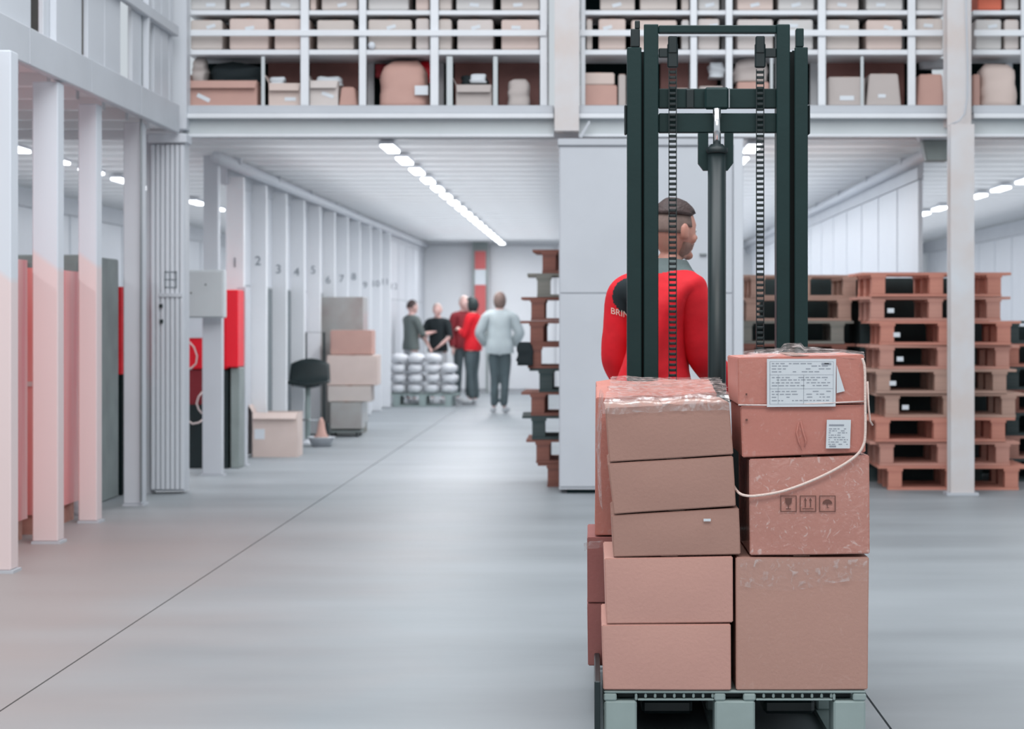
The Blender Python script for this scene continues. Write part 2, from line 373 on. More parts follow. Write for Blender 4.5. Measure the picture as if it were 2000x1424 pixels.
# cable on the post
cabl = MB().tube([P(275.5, 980, 16.45), P(275.5, 640, 16.45), P(275.5, 300, 16.45), P(275.5, 120, 16.45), P(275.5, -40, 16.45)], .009, 8).build('cable', STEEL)
tag(cabl, 'thin dark cable running down the white post', 'cable')

# corrugated white door leaf post (c4)
c4 = empty('folding_door', (X(327, 17.65), 17.65, 0), 0, 'folded white ribbed door standing at the aisle corner', 'door')
h = (X(362, 17.65)-X(296, 17.65))/2
bx('frame', WHITE, c4, -h, h, .03, .22, .02, 2.66)
for k in range(7):
    xx = -h+k*(2*h)/7
    bx('rib', WHITE2, c4, xx+.002, xx+2*h/7-.003, 0, .03, .03, 2.62, bevel=.006)
bx('top_rail', WHITE2, c4, -h-.02, h+.02, -.03, .22, 2.63, 2.70, bevel=.008)
bx('latch', TRIMG, c4, -.06, .11, -.012, 0, Z(580, 17.65), Z(573, 17.65))
# drawn square label on the door
b = MB()
for (a0, a1, b0, b1) in ((322, 345, 530, 532.5), (322, 345, 560, 562.5), (322, 324.5, 530, 562), (343, 345.5, 530, 562), (331, 333, 532, 560), (322, 345, 545, 547)):
    b.box(X(a0, 17.65)-c4.location.x, X(a1, 17.65)-c4.location.x, -.004, -.001, Z(b1, 17.65), Z(b0, 17.65))
b.build('sign_print', NUM, c4)
b = MB()
for k, (px, py) in enumerate(((315, 597), (316, 627))):
    b.box(X(px-3, 17.65)-c4.location.x, X(px+3, 17.65)-c4.location.x, -.02, 0, Z(py+4, 17.65), Z(py-3, 17.65))
b.build('bolt', BLACKP, c4)
b = MB().box(X(283, 17.65)-c4.location.x, X(294, 17.65)-c4.location.x, .05, .2, 0, 2.7); b.build('side_jamb', TRIMG, c4)

# c5 column with the flat sign box
def boxpost(label, px0, px1, Y, z1=2.7, d=.12, m=WHITE):
    o = empty('post', (X((px0+px1)/2, Y), Y, 0)); tag(o, label, kind='structure'); h = X(px1, Y)/2-X(px0, Y)/2
    bx('shaft', m, o, -h, h, 0, d, .012, z1, bevel=.005); bx('foot_plate', TRIMG, o, -h-.02, h+.02, -.02, d+.02, 0, .012); return o
boxpost('white post below the grey control box', 395, 433, 19.7, z1=Z(615, 19.7))
boxpost('grey upper post behind the control box', 397, 426, 19.95)
boxpost('slim white post beside the red machine', 463, 480, 21.0, z1=Z(560, 21))
sg = empty('control_box', (X(400, 19.5), 19.5, Z(621, 19.5)), 0, 'flat light grey box fixed to the post above the red machine', 'box')
hw = X(437, 19.5)-sg.location.x
bx('body', GREYP, sg, X(364, 19.5)-sg.location.x, hw, .015, .16, 0, Z(527, 19.5)-Z(621, 19.5), bevel=.008)
bx('cover', GREYP, sg, X(366, 19.5)-sg.location.x, hw-.01, 0, .015, .01, .385, bevel=.004)
bx('screw', BLACKP, sg, -.0, .012, -.004, 0, .27, .282); bx('screw', BLACKP, sg, -.12, -.108, -.004, 0, .2, .212)

# red and black machine behind the posts
vm = empty('vending_machine', (X(415, 20.7), 20.7, 0), 0, 'tall red and black machine with white swirls behind the posts', 'machine')
ox = vm.location.x
bx('cabinet', BLACKP, vm, X(368, 20.7)-ox, X(446, 20.7)-ox, 0, .5, 0, Z(722, 20.7), bevel=.01)
bx('upper_door', REDG, vm, X(368, 20.7)-ox, X(446, 20.7)-ox, -.02, .5, Z(722, 20.7)+.004, Z(612, 20.7), bevel=.01)
bx('upper_door', REDG, vm, X(437, 20.6)-ox, X(463, 20.6)-ox, -.05, .45, Z(718, 20.6), Z(566, 20.6), bevel=.01)
bx('side_panel', GREENG, vm, X(447, 20.6)-ox, X(464, 20.6)-ox, 0, .45, 0, Z(719, 20.6), bevel=.006)
bx('white_panel', PAPER, vm, X(368, 20.7)-ox, X(396, 20.7)-ox, -.03, -.021, Z(660, 20.7), Z(616, 20.7))
bx('maroon_panel', MAROON, vm, X(368, 20.7)-ox, X(396, 20.7)-ox, -.012, 0, Z(790, 20.7), Z(723, 20.7))
def arc(pts, r, m=FILMW, nm='swirl'):
    q = [P(px, py, 20.66)-vm.location for px, py in pts]; MB().tube(q, r, 6).build(nm, m, vm, smooth=True)
arc([(370, 668), (379, 678), (385, 695), (383, 710), (375, 718), (368, 720)], .008)
arc([(396, 765), (388, 775), (384, 788), (388, 800), (395, 808)], .009)
arc([(368, 822), (376, 828), (388, 826), (396, 820)], .009)
for q in vm.children:
    if q.name.startswith('swirl'): pass
tagl = bx('notice', PAPER, None, X(440, 20.9), X(449, 20.9), 20.88, 20.9, Z(565, 20.9), Z(557, 20.9)); tagl.location.z += 0; tag(tagl, 'tiny pale notice above the red machine', 'sign')
bpy.data.objects.remove(tagl)

# ---- rear left wall with numbered panels
wl = empty('wall_left', (0, 0, 0)); tag(wl, 'rear left wall of white numbered panels with slots between', kind='structure')
ys = 21.35; k = 0
NUMC = {}
def text_mesh(s, size, m, depth=.003, name='number'):
    cu = bpy.data.curves.new(name, 'FONT'); cu.body = s; cu.size = size; cu.extrude = depth; cu.align_x = 'CENTER'; cu.align_y = 'CENTER'
    o = bpy.data.objects.new(name, cu); C.objects.link(o); bpy.context.view_layer.update()
    me = bpy.data.meshes.new_from_object(o.evaluated_get(bpy.context.evaluated_depsgraph_get())); bpy.data.objects.remove(o)
    me.materials.clear(); me.materials.append(m); return me
WANG = math.atan(.0118)
fm_ = MB().box(0, .16, 0, .09, .012, 2.6).mesh('partition_post', WHITE3, bevel=.005)
while ys < 42.0:
    y0, y1 = ys, min(ys+1.26, 42.6); xa = xw((y0+y1)/2); k += 1
    for nm, z0, z1, mt in (('lower_panel', .02, 1.62, SLOT if k in (2, 3, 5) else WHITE2), ('header_panel', 1.63, 2.6, WHITE2)):
        o = MB().box(-.02, .02, -(y1-y0)/2+.02, (y1-y0)/2, z0, z1).build(nm, mt, wl, (xa-.0, (y0+y1)/2+.05, 0), bevel=.005); o.rotation_euler = (0, 0, -WANG)
    if ys < 35: link('partition_post', fm_, wl, (xa-.005, y0-.05, 0))
    if k <= 12:
        me = text_mesh(str(k), .125, NUM); o = link('number', me, wl, (xa+.075, y0-.054, 1.80+(.07 if k in (2, 5, 8, 11) else -.02 if k in (6, 9) else .02))); o.rotation_euler = (math.pi/2, 0, 0)
    ys += 1.36
b = MB().box(-.03, .03, -10.9, 10.9, 2.53, 2.7); o = b.build('wall_header', WHITE, wl, (xw(32), 32.1, 0)); o.rotation_euler = (0, 0, -WANG)
# round duct under the deck along both walls
d1 = MB().tube([(-3.13, 19.6, 2.66), (-3.11, 26, 2.66), (-3.08, 34, 2.66), (-3.0, 42.5, 2.66)], .05, 12)
d1 = d1.build('cable_duct', WHITE2, None, smooth=True); tag(d1, 'long white duct under the ceiling along the numbered wall', 'duct')
for k in range(8):
    bx('clamp', TRIMG, d1, -3.2, -3.06, 20.5+k*2.6, 20.56+k*2.6, 2.66, 2.715)
d2 = MB().tube([(2.74, 18.3, 2.66), (2.74, 26, 2.66), (2.74, 42.5, 2.66)], .05, 12)
d2 = d2.build('cable_duct', WHITE2, None, smooth=True); tag(d2, 'long white duct under the ceiling above the pallet stacks', 'duct')
for k in range(8):
    bx('clamp', TRIMG, d2, 2.68, 2.81, 20.5+k*2.6, 20.56+k*2.6, 2.66, 2.715)
b = MB().add([(-.12, -.1, .16), (.12, -.1, .16), (.12, .1, .16), (-.12, .1, .16), (-.08, -.07, 0), (.08, -.07, 0), (.08, .07, 0), (-.08, .07, 0)], [(0,1,2,3), (7,6,5,4), (0,4,5,1), (1,5,6,2), (2,6,7,3), (3,7,4,0)])
jbx = b.build('junction_box', GREENG, None, (X(1828, 18.2), 18.2, Z(316, 18.2)), bevel=.01); tag(jbx, 'small grey tapered housing hanging at the duct end', 'fixture')
bx('mount', WHITE2, jbx, -.14, .14, -.1, .1, .162, .25, bevel=.01)

# right partition and the far side walls
def panel_wall(name, label, xx, y0, y1, pitch, w_, z1, mt=WHITE2):
    r = empty(name, (0, 0, 0)); tag(r, label, kind='structure'); m_ = MB().box(-.02, .02, 0, w_, .02, z1).mesh('wall_panel', mt, bevel=.005)
    yy = y0
    while yy+w_ < y1: link('wall_panel', m_, r, (xx, yy, 0)); yy += pitch
    bx('wall_header', WHITE, r, xx-.025, xx+.025, y0, y1, z1+.004, 2.7); return r
panel_wall('wall_right', 'white slatted partition behind the right pallet stacks', 2.8, 20.1, 42.6, 1.42, 1.34, 2.5)
panel_wall('wall_right', 'white panelled wall of the third bay', 6.0, 18, 42.6, 1.42, 1.36, 2.5)
panel_wall('wall_left', 'white panelled wall of the bay behind the left partition', -6.0, 9, 42.6, 1.5, 1.42, 2.5)
panel_wall('wall_right', 'inner white partition behind the tall cabinet', .5, 20.6, 42.6, 1.42, 1.4, 2.6)

# ---- ceiling lamps
ROWS = [(-1.61, 'aisle row left of the white cabinet'), (1.27, 'row behind the lift mast'), (4.25, 'row at the right border'), (-4.6, 'row beyond the left wall')]
hm = MB().box(-.06, .06, -.35, .35, .022, .05).mesh('housing', WHITE2, bevel=.006)
dm = MB().box(-.05, .05, -.34, .34, 0, .022).mesh('diffuser', LAMP, bevel=.006)
for (lx, nm) in ROWS:
    for k in range(17):
        o = empty('ceiling_lamp', (lx, 18.75+k*1.44, 2.655), 0, '%s glowing ceiling lamp from the front in the %s' % (ORD[k+1], nm), 'lamp', 'ceiling lamps, '+nm)
        link('housing', hm, o); link('diffuser', dm, o)

# ================================================================ SHELF RACKS ON THE MEZZANINE
YR = 18.02
def rack(label, px0, px1, ups, thin=()):
    r = empty('shelf_rack', (X((px0+px1)/2, YR), YR, Z(208, YR)), 0, label, 'shelving'); ox, oz = r.location.x, r.location.z
    def bxx(nm, m, a0, a1, b0, b1, d0, d1, bev=.004): bx(nm, m, r, X(a0, YR)-ox, X(a1, YR)-ox, d0, d1, Z(b1, YR)-oz, Z(b0, YR)-oz, bevel=bev)
    top = -60
    for (a, b_) in ups: bxx('upright', RACK, a, b_, top, 207, -.04, 0); bxx('upright', RACK, a, b_, top, 207, .62, .66)
    for (a, b_) in thin: bxx('divider', GREYP, a, b_, 110, 207, .0, .02)
    bxx('shelf', RACK, px0, px1, 97, 107, 0, .62); bxx('shelf', RACK, px0, px1, 20, 29, 0, .62)
    bxx('shelf', RACK, px0, px1, -58, -50, 0, .62)
    bxx('rail', RACK, px0, px1, 60, 72, -.06, -.042); bxx('rail', RACK, px0, px1, -20, -9, -.06, -.042)
    bxx('board_or_shade_sheet', DARK, px0, px1, -60, 207, .70, .72, 0)  # dark sheet put in for the shade deep inside the shelves
    return r
rack('white shelf rack over the left aisle, full of cartons', 366, 1068, [(588, 604), (702, 716), (841, 857), (1055, 1069)], [(510, 517), (872, 884), (963, 972)])
rack('white shelf rack behind the lift mast', 1132, 1846, [(1134, 1143), (1348, 1361), (1417, 1430), (1597, 1612), (1772, 1787)], [(1681, 1687), (1504, 1510)])
rack('white shelf rack at the right border', 1900, 2120, [(1993, 2006)])

def carton(px0, px1, py0, py1, Y, d, m, label=None, group=None, skew=0, lab=None, tapes=True, open_=False, name='carton'):
    x0, x1, z0, z1 = X(px0, Y), X(px1, Y), Z(py1, Y), Z(py0, Y)
    r = empty(name, ((x0+x1)/2, Y, z0), 0, label, 'box', group); hw, hh = (x1-x0)/2, z1-z0
    b = MB()
    if open_:
        t = .006
        b.box(-hw, hw, 0, t, 0, hh).box(-hw, hw, d-t, d, 0, hh).box(-hw, -hw+t, t, d-t, 0, hh).box(hw-t, hw, t, d-t, 0, hh).box(-hw+t, hw-t, t, d-t, 0, t)
        b.build('body', m, r)
        f = MB().add([(-hw, 0, hh), (hw, 0, hh), (hw-.01, -.045, hh-.06), (-hw+.01, -.045, hh-.06)], [(0, 1, 2, 3)])
        f.v += [v+Vector((0, -.004, .002)) for v in f.v[:4]]; f.f += [[4, 5, 6, 7]]; f.mi += [0]; f.build('flap', m, r)
        f = MB().box(-hw, -hw+.004, .01, d-.01, 0, .08); M_ = Matrix.Translation((-hw, 0, hh)) @ Matrix.Rotation(-.5, 4, 'Y') @ Matrix.Translation((hw, 0, 0))
        f.v = [M_ @ v for v in f.v]; f.build('flap', m, r)
    else:
        b.add([(-hw, 0, 0), (hw, 0, 0), (hw, d, 0), (-hw, d, 0), (-hw+skew, 0, hh), (hw-skew, 0, hh), (hw-skew, d, hh), (-hw+skew, d, hh)],
              [(0,3,2,1),(4,5,6,7),(0,1,5,4),(1,2,6,5),(2,3,7,6),(3,0,4,7)])
        b.build('body', m, r, bevel=.008, seg=2)
        if tapes: bx('tape', TAPE, r, -.022, .022, .005, d-.005, hh-.0005, hh+.0015)
    if lab:
        for (a0, a1, c0, c1, rot) in lab:
            cx, cz = X((a0+a1)/2, Y)-r.location.x, Z((c0+c1)/2, Y)-z0; w_, h_ = (X(a1, Y)-X(a0, Y))/2, (Z(c0, Y)-Z(c1, Y))/2
            f = MB().box(-w_, w_, -.003, 0, -h_, h_); o = f.build('shipping_label', PAPER, r, (cx, -.001, cz)); o.rotation_euler = (0, rot, 0)
    return r
# level two (closed cartons with dark gaps) and level three, per rack
def row(px0, px1, gaps, y0, y1, shelf, rackname):
    xs = [px0]; 
    for g0, g1 in gaps: xs += [g0, g1]
    xs.append(px1); k = 0
    for i in range(0, len(xs), 2):
        a, b_ = xs[i], xs[i+1]
        if b_-a < 8: continue
        k += 1; c = (a+b_)/2; lw = random.choice([0, 1, 1, 1]); lab = None
        if lw and b_-a > 40:
            q = c+random.uniform(-10, 10); yy = y0+random.uniform(10, 16) if y0 > 0 else 6
            lab = [(q-9, q+9, yy, yy+7, random.uniform(-.3, .3))]
        carton(a+.5, b_-.5, y0+random.uniform(0, 4), y1, YR+.03, .5, random.choice(SHELFC),
               '%s carton from the left on the %s shelf of the %s' % (ORD[k], shelf, rackname), 'cartons on the %s shelf of the %s' % (shelf, rackname), lab=lab)
row(372, 1053, [(434, 448), (524, 536), (605, 619), (691, 717), (733-29+14, 733-29+15), (804, 812), (838, 856), (882, 893), (963, 979)], 36, 96.6, 'middle', 'left rack')
row(372, 1053, [(440, 448), (519, 527), (587, 605), (617, 628), (698, 719), (798, 812), (838, 857), (882, 891), (963, 978)], -40, 19.6, 'top', 'left rack')
row(1145, 1842, [(1157, 1169), (1222, 1233), (1322, 1331), (1346, 1363), (1405, 1440), (1510, 1520), (1588, 1612), (1678, 1692), (1762, 1788)], 36, 96.6, 'middle', 'mast rack')
row(1145, 1842, [(1150, 1172), (1240, 1250), (1322, 1331), (1346, 1363), (1405, 1440), (1510, 1520), (1590, 1613), (1677, 1692), (1763, 1790)], -40, 19.6, 'top', 'mast rack')
row(1905, 2100, [(1956, 1962), (1990, 2008)], 36, 96.6, 'middle', 'right rack')
row(1962, 2100, [(1990, 2008)], -40, 19.6, 'top', 'right rack')
carton(1910, 1956, -40, 19.6, YR+.03, .5, ORANGE, 'orange carton at the top right of the picture', name='carton')
# bottom compartments
YB = 18.08
def board(px0, px1, label, tilt=0):
    o = bx('board_or_shade_sheet', BROWN, None, X(px0, YB+.5), X(px1, YB+.5), YB+.5, YB+.515, Z(207, YB+.5)+.0, Z(106, YB+.5)); tag(o, label, 'board'); return o
board(524, 586, 'dark brown board behind the second open carton'); board(606, 700, 'dark brown board behind the slanted carton, left rack')
board(888, 961, 'dark brown board behind the carton with the black bag'); board(974, 1053, 'dark brown board behind the slim pale sack')
board(1290, 1345, 'brown board behind the left chain'); board(1363, 1400, 'brown board right of the left chain')
board(1614, 1679, 'dark brown board behind the square pale carton'); board(1689, 1766, 'dark brown board behind the tapered pale carton')
def blob(name, label, cat, px0, px1, py0, py1, Y, d, m, amp=.02, seed=0, taper=.0, group=None, parent=None):
    x0, x1, z0, z1 = X(px0, Y), X(px1, Y), Z(py1, Y), Z(py0, Y); b = MB()
    n = 9; hw, hh = (x1-x0)/2, z1-z0; prof = []
    vs = []; fs = []
    nu, nv = 20, 9
    for j in range(nv+1):
        t = j/nv; sc = (1-taper*t)*(1 if t < .85 else 1-(t-.85)*2.2)
        for i in range(nu):
            a = 2*math.pi*i/nu; ca, sa = math.cos(a), math.sin(a); pw = .45
            xx = math.copysign(abs(ca)**pw, ca)*hw*sc; yy = math.copysign(abs(sa)**pw, sa)*d/2*sc+d/2
            nn = noise.noise_vector(Vector((xx*6+seed, yy*6, t*4)))*amp
            if j == 0: nn = nn*0
            vs.append((xx+nn.x, yy+nn.y, hh*t+(nn.z if j else 0)))
    for j in range(nv):
        for i in range(nu): fs.append((j*nu+i, j*nu+(i+1) % nu, (j+1)*nu+(i+1) % nu, (j+1)*nu+i))
    fs.append(tuple(range(nu))[::-1]); fs.append(tuple(nv*nu+i for i in range(nu)))
    b.add(vs, fs); o = b.build(name, m, parent, ((x0+x1)/2, Y, z0) if not parent else None, smooth=True)
    if not parent: tag(o, label, cat, group)
    return o
carton(371, 502, 158, 207, YB, .4, SALMON, 'wide salmon open carton at the left end of the bottom shelf', lab=[(384, 411, 187, 195, .45)], open_=True)
blob('bag', 'crumpled black bag inside the wide salmon carton', 'bag', 408, 508, 122, 165, YB+.1, .22, BLACKC, .03, 3)
blob('cloth_bundle', 'white and pink bundle at the left rack end', 'bundle', 374, 402, 112, 165, YB+.06, .2, PALEC, .03, 5)
carton(525, 587, 163, 207, YB, .4, SHELFC[3], 'small open carton with a white bag, second on the bottom shelf', lab=[(556, 578, 190, 197, 0)], open_=True)
blob('bag', 'white plastic bag in the second open carton', 'bag', 526, 556, 148, 172, YB+.05, .15, PAPER, .02, 8)
carton(605, 660, 158, 207, YB, .4, SHELFC[1], 'grey open carton between the two left uprights', lab=[(628, 652, 182, 189, .35)], open_=True)
blob('bag', 'white film folded over the grey open carton', 'bag', 612, 668, 146, 166, YB+.08, .2, PAPER, .02, 11, .3)
carton(662, 697, 170, 207, YB+.02, .35, SALMON, 'peach coloured carton beside the grey open carton', skew=.02)
blob('sack', 'tall tan sack with red trim in the left rack', 'sack', 738, 836, 118, 207, YB, .4, SALMON, .025, 15, .12)
blob('cloth_bundle', 'bright red cloth behind the tall tan sack', 'cloth', 818, 840, 119, 160, YB+.3, .15, REDG, .02, 17)
blob('cloth_bundle', 'dark red cloth left of the tall tan sack', 'cloth', 732, 758, 122, 150, YB+.3, .15, MAROON, .02, 19)
o = bx('paper_note', PAPER, None, X(810, YB-.03), X(836, YB-.03), YB-.03, YB-.027, Z(186, YB), Z(168, YB)); tag(o, 'white paper on the tall tan sack', 'paper')
carton(891, 960, 166, 207, YB, .4, PALEC, 'pale carton holding a black and white bag', open_=True)
blob('bag', 'dark bag with a white flap above the pale carton', 'bag', 896, 955, 146, 175, YB+.1, .22, BLACKC, .03, 23, .2)
blob('bag', 'white flap of film on the dark bag', 'bag', 918, 950, 144, 162, YB+.04, .06, PAPER, .015, 25, .1)
blob('sack', 'slim pale sack in the right end compartment of the left rack', 'sack', 991, 1034, 153, 207, YB, .3, PALEC, .015, 27, .08)
carton(1133, 1205, 166, 207, YB, .4, SALMON, 'lower tan carton left of the lift mast', skew=0)
carton(1136, 1200, 142, 165.4, YB, .4, SHELFC[3], 'flat tan carton topmost left of the lift mast')
carton(1208, 1222, 145, 207, YB, .3, PALEC, 'narrow pale carton beside the outer mast rail')
carton(1440, 1502, 160, 207, YB, .4, SALMON, 'pink carton behind the right chain'); 
blob('bag', 'white plastic bags heaped behind the right chain', 'bag', 1385, 1416, 118, 150, YB+.1, .25, PAPER, .03, 31)
blob('bag', 'white bag heaped on the pink carton behind the mast', 'bag', 1434, 1500, 114, 159, YB+.06, .25, PALEC, .03, 33)
carton(1318, 1345, 172, 207, YB, .3, PALEC, 'pale carton behind the left chain'); carton(1365, 1413, 168, 207, YB, .3, PALEC, 'pale carton behind the mast centre')
carton(1618, 1689, 150, 207, YB, .4, PALEC, 'square pale carton right of the lift mast', lab=[(1640, 1668, 187, 196, 0)])
carton(1692, 1760, 144, 207, YB, .4, PALEC, 'tapered pale carton right of the square one', skew=.025, lab=[(1715, 1730, 184, 191, 0)])
carton(1792, 1844, 145, 207, YB, .4, SALMON, 'peach carton beside the right column', skew=.015)
blob('bag', 'white rolled film above the peach carton by the column', 'bag', 1797, 1844, 112, 134, YB+.45, .1, PAPER, .01, 36)
blob('sack', 'tall tan wrapped bundle at the right border', 'sack', 1915, 1990, 124, 207, YB, .4, SHELFC[3], .02, 38, .08)
carton(1901, 1914, 145, 207, YB, .3, SALMON, 'narrow reddish carton beside the tall wrapped bundle', tapes=False)
# rolls / knots in the upper gaps
for px, py, lb in ((726, 47, 'small white ball in the gap of the middle shelf, left rack'),):
    o = MB().lathe([(0.001, -.03), (.02, -.024), (.03, 0), (.02, .024), (.001, .03)], 12).build('ball', PAPER, None, (X(px, YR), YR-.0, Z(py, YR)), smooth=True); tag(o, lb, 'ball')
    o.location.z = Z(96.6, YR)+.03; 
# wavy cable on the right column
cc = MB().tube([P(1886, -40, 17.62), P(1888, 60, 17.62), P(1890, 130, 17.62), P(1889, 190, 17.62), P(1884, 222, 17.62), P(1873, 236, 17.62), P(1858, 243, 17.62)], .007, 8)
tag(cc.build('cable', TRIMG, None, smooth=True), 'thin grey cable bending down the right column', 'cable')

# ================================================================ WOODEN PALLETS
def pallet_meshes(L_, D_, m):
    out = []
    hd, hblk = .020, .124
    z = 0
    out += [('bottom_board', MB().box(-L_/2+.075, L_/2-.075, 0, .1, 0, hd).mesh('bottom_board', m), [(0, yy, 0) for yy in (0, D_/2-.05, D_-.1)])]
    out += [('block', MB().box(-.052, .052, 0, .1, 0, hblk).mesh('block', m, bevel=.003), [(xx, yy, hd) for xx in (-L_/2+.13, 0, L_/2-.13) for yy in (0, D_/2-.05, D_-.1)])]
    out += [('cross_board', MB().box(-.06, .06, 0, D_, 0, hd).mesh('cross_board', m), [(xx, 0, hd+hblk) for xx in (-L_/2+.13, 0, L_/2-.13)])]
    out += [('deck_board', MB().box(-L_/2, L_/2, 0, .11, 0, hd).mesh('deck_board', m), [(0, yy*(D_-.11)/4, 2*hd+hblk) for yy in range(5)])]
    return out
PM = {}
def pallet(cx, Y, z, L_, D_, mi, label, group, rz=0):
    key = (L_, D_, mi)
    if key not in PM: PM[key] = pallet_meshes(L_, D_, WOOD[mi])
    r = empty('wooden_pallet', (cx, Y, z), rz, label, 'pallet', group)
    for nm, me, pos in PM[key]:
        for p in pos: link(nm, me, r, p)
    return r
PH = .1845
lefts = [1738, 1722, 1713, 1733, 1715, 1722, 1723, 1704, 1705]; mis = [2, 0, 2, 1, 1, 0, 2, 0, 2]
for k, (l, mi) in enumerate(zip(lefts, mis)):
    Yp = 18.05; pr_ = pallet(X(l+124, Yp), Yp+(k % 2)*.02, k*PH+.001*k, 1.15, .8, mi, '%s wooden pallet from the floor in the stack behind the right column' % ORD[k+1], 'pallets stacked behind the right column', (k % 3-1)*.02)
    if k in (3, 4, 5, 6, 7): bx('paper_tag', PAPER, pr_, -.40+(k % 2)*.03, -.35+(k % 2)*.03, -.012, -.002, .06, .095)
rights = [1684, 1672, 1664, 1660, 1672, 1666, 1662, 1676, 1686]; mis = [1, 3, 0, 3, 1, 5, 3, 1, 1]
for k, (l, mi) in enumerate(zip(rights, mis)):
    Yp = 19.0; pallet(X(l-116, Yp), Yp, k*PH+.001*k, 1.0, .8, mi, '%s wooden pallet from the floor in the stack behind the cartons' % ORD[k+1], 'pallets stacked behind the loaded cartons', (k % 3-1)*.015)
ll = [1050, 1028, 1020, 1018, 1034, 1012, 1016, 1018, 1030, 1040, 1062]; mis = [3, 5, 4, 3, 4, 5, 4, 5, 3, 4, 5]
mis = [5, 5, 4, 5, 4, 5, 5, 5, 3, 5]
for k, (l, mi) in enumerate(zip(ll[:10], mis)):
    Yp = 18.4; pallet(X(l, Yp)+.5, Yp, k*PH+.001*k, 1.0, .8, mi, '%s worn pallet from the floor in the ragged stack by the white cabinet' % ORD[k+1], 'worn pallets beside the white cabinet', (k % 3-1)*.02)
blob('bag', 'dark bag lying between the worn pallets', 'bag', 1010, 1040, 670, 714, 18.33, .05, BLACKC, .02, 41)
bpy.data.objects.remove(bpy.data.objects['bag.%03d' % 0]) if False else None
for i_, (xa_, xb_, ya_, za_, lb_) in enumerate(((1.02, 2.74, 19.95, 1.66, 'added dark block behind the inner pallet stack to darken its gaps'), (2.16, 3.2, 19.0, 1.64, 'added dark block behind the outer pallet stack to darken its gaps'), (3.2, 4.4, 19.95, 1.25, 'added dark block behind the stack at the right border to darken its gaps'))):
    tc_ = empty('dark_backer', ((xa_+xb_)/2, ya_, 0), 0, lb_, 'load'); hw_ = (xb_-xa_)/2  # dark block added behind the pallets so their openings look dark
    bx('base', WOOD[4], tc_, -hw_+.05, hw_-.05, .02, .7, 0, .12); MB().box(-hw_, hw_, 0, .75, .122, za_).build('dark_shell', DARKSHELL, tc_, subd=3)
# third stack at the right border
for k in range(7):
    pallet(X(2062, 18.6)+.1, 19.0, k*PH+.001*k, 1.0, .8, (4, 0, 4, 5, 4, 2, 4)[k], '%s dark pallet from the floor in the stack cut by the right border' % ORD[k+1], 'pallets at the right border')
blob('cloth_bundle', 'crimson sack at the right border between pallets', 'sack', 1990, 2040, 622, 700, 18.2, .3, MAROON, .03, 44) if False else None

# ================================================================ THINGS ALONG THE LEFT WALL
cf = carton(493, 581, 806, 893, 22.4, .4, SHELFC[3], 'open cardboard carton with white label on the floor by the wall', lab=[(497, 517, 838, 858, 0)], open_=True)
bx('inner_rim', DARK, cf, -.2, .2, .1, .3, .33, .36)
# bar stool
st = empty('bar_stool', (X(601, 24.9), 24.9, 0), 0, 'black plastic bar stool on a pale pedestal by the numbered wall', 'stool')
MB().lathe([(.19, 0), (.19, .015), (.06, .03), (.03, .05)], 24).build('base', WHITE2, st, smooth=True)
MB().lathe([(.03, .05), (.03, .61)], 14).build('pedestal', PGREY, st, smooth=True)
b = MB(); nu, nv = 16, 10; vs = []; fs = []
for j in range(nv+1):
    t = j/nv
    for i in range(nu+1):
        u = i/nu*2-1
        yy = -.19+.36*min(t/.6, 1); zz = .645+.02*u*u
        if t > .6: zz += (t-.6)/.4*.22*(1-.35*u*u)+.03; yy += (t-.6)*.15
        xx = u*(.235-.03*t) ; vs.append((xx, yy+.04*u*u*(1-t), zz-.02*(1-u*u)*math.sin(min(t/.6, 1)*3.14)))
for j in range(nv):
    for i in range(nu): a = j*(nu+1)+i; fs.append((a, a+1, a+nu+2, a+nu+1))
b.add(vs, fs); s_ = b.build('seat', BLACKP, st, smooth=True); md = s_.modifiers.new('thick', 'SOLIDIFY'); md.thickness = .025
MB().tube([(-.15, -.12, .62), (0, 0, .59), (.15, -.12, .62)], .015, 8).build('bracket', STEEL, st)
MB().tube([(.13+.12*math.cos(a*.5)-.13, .12*math.sin(a*.5), .25) for a in range(13)], .008, 6).build('foot_ring', STEEL, st)
# basin with red cloth
bs = empty('basin', (X(622, 24.3)+.03, 24.3, 0), 0, 'white basin holding red cloth beside the black stool', 'basin')
MB().lathe([(.09, 0), (.14, .09), (.15, .095), (.14, .1), (.09, .012)], 24).build('bowl', WHITE2, bs, smooth=True)
blob('cloth', None, None, 0, 1, 0, 1, 1, 1, RED, parent=None) if False else None
MB().lathe([(.06, .02), (.09, .08), (.05, .14), (.03, .26), (.005, .3)], 14).build('red_cloth', SALMON, bs, smooth=True)
# hand truck
ht = empty('hand_truck', (X(614, 25.7), 25.75, 0), 0, 'dark tubular hand truck behind the bar stool', 'hand truck')
MB().tube([(-.1, 0, .1), (-.1, 0, 1.17), (.1, 0, 1.17), (.1, 0, .1)], .014, 8).build('frame', BLACKP, ht)
for s_ in (-1, 1): MB().lathe([(.08, -.02), (.1, 0), (.08, .02)], 16, Matrix.Translation((s_*.14, 0, .1)) @ Matrix.Rotation(math.pi/2, 4, 'Y')).build('wheel', BLACKP, ht)
bx('toe_plate', STEEL, ht, -.12, .12, -.2, 0, .01, .02); bx('cross_bar', BLACKP, ht, -.1, .1, -.01, .01, .6, .62)
# big grey wrapped block on pallet
gw = empty('wrapped_load', (-2.93, 27.1, 0), 0, 'large grey film-wrapped load standing against the numbered wall', 'load')
bx('base', WOOD[3], gw, -.28, .28, 0, .6, 0, .12)
q = blob('wrapping', None, None, 0, 1, 0, 1, 1, 1, WRAPG) ; bpy.data.objects.remove(q)
b = MB().box(-.29, .29, 0, .6, .12, 1.57); b.build('wrapping', WRAPG, gw, subd=5, bevel=0)
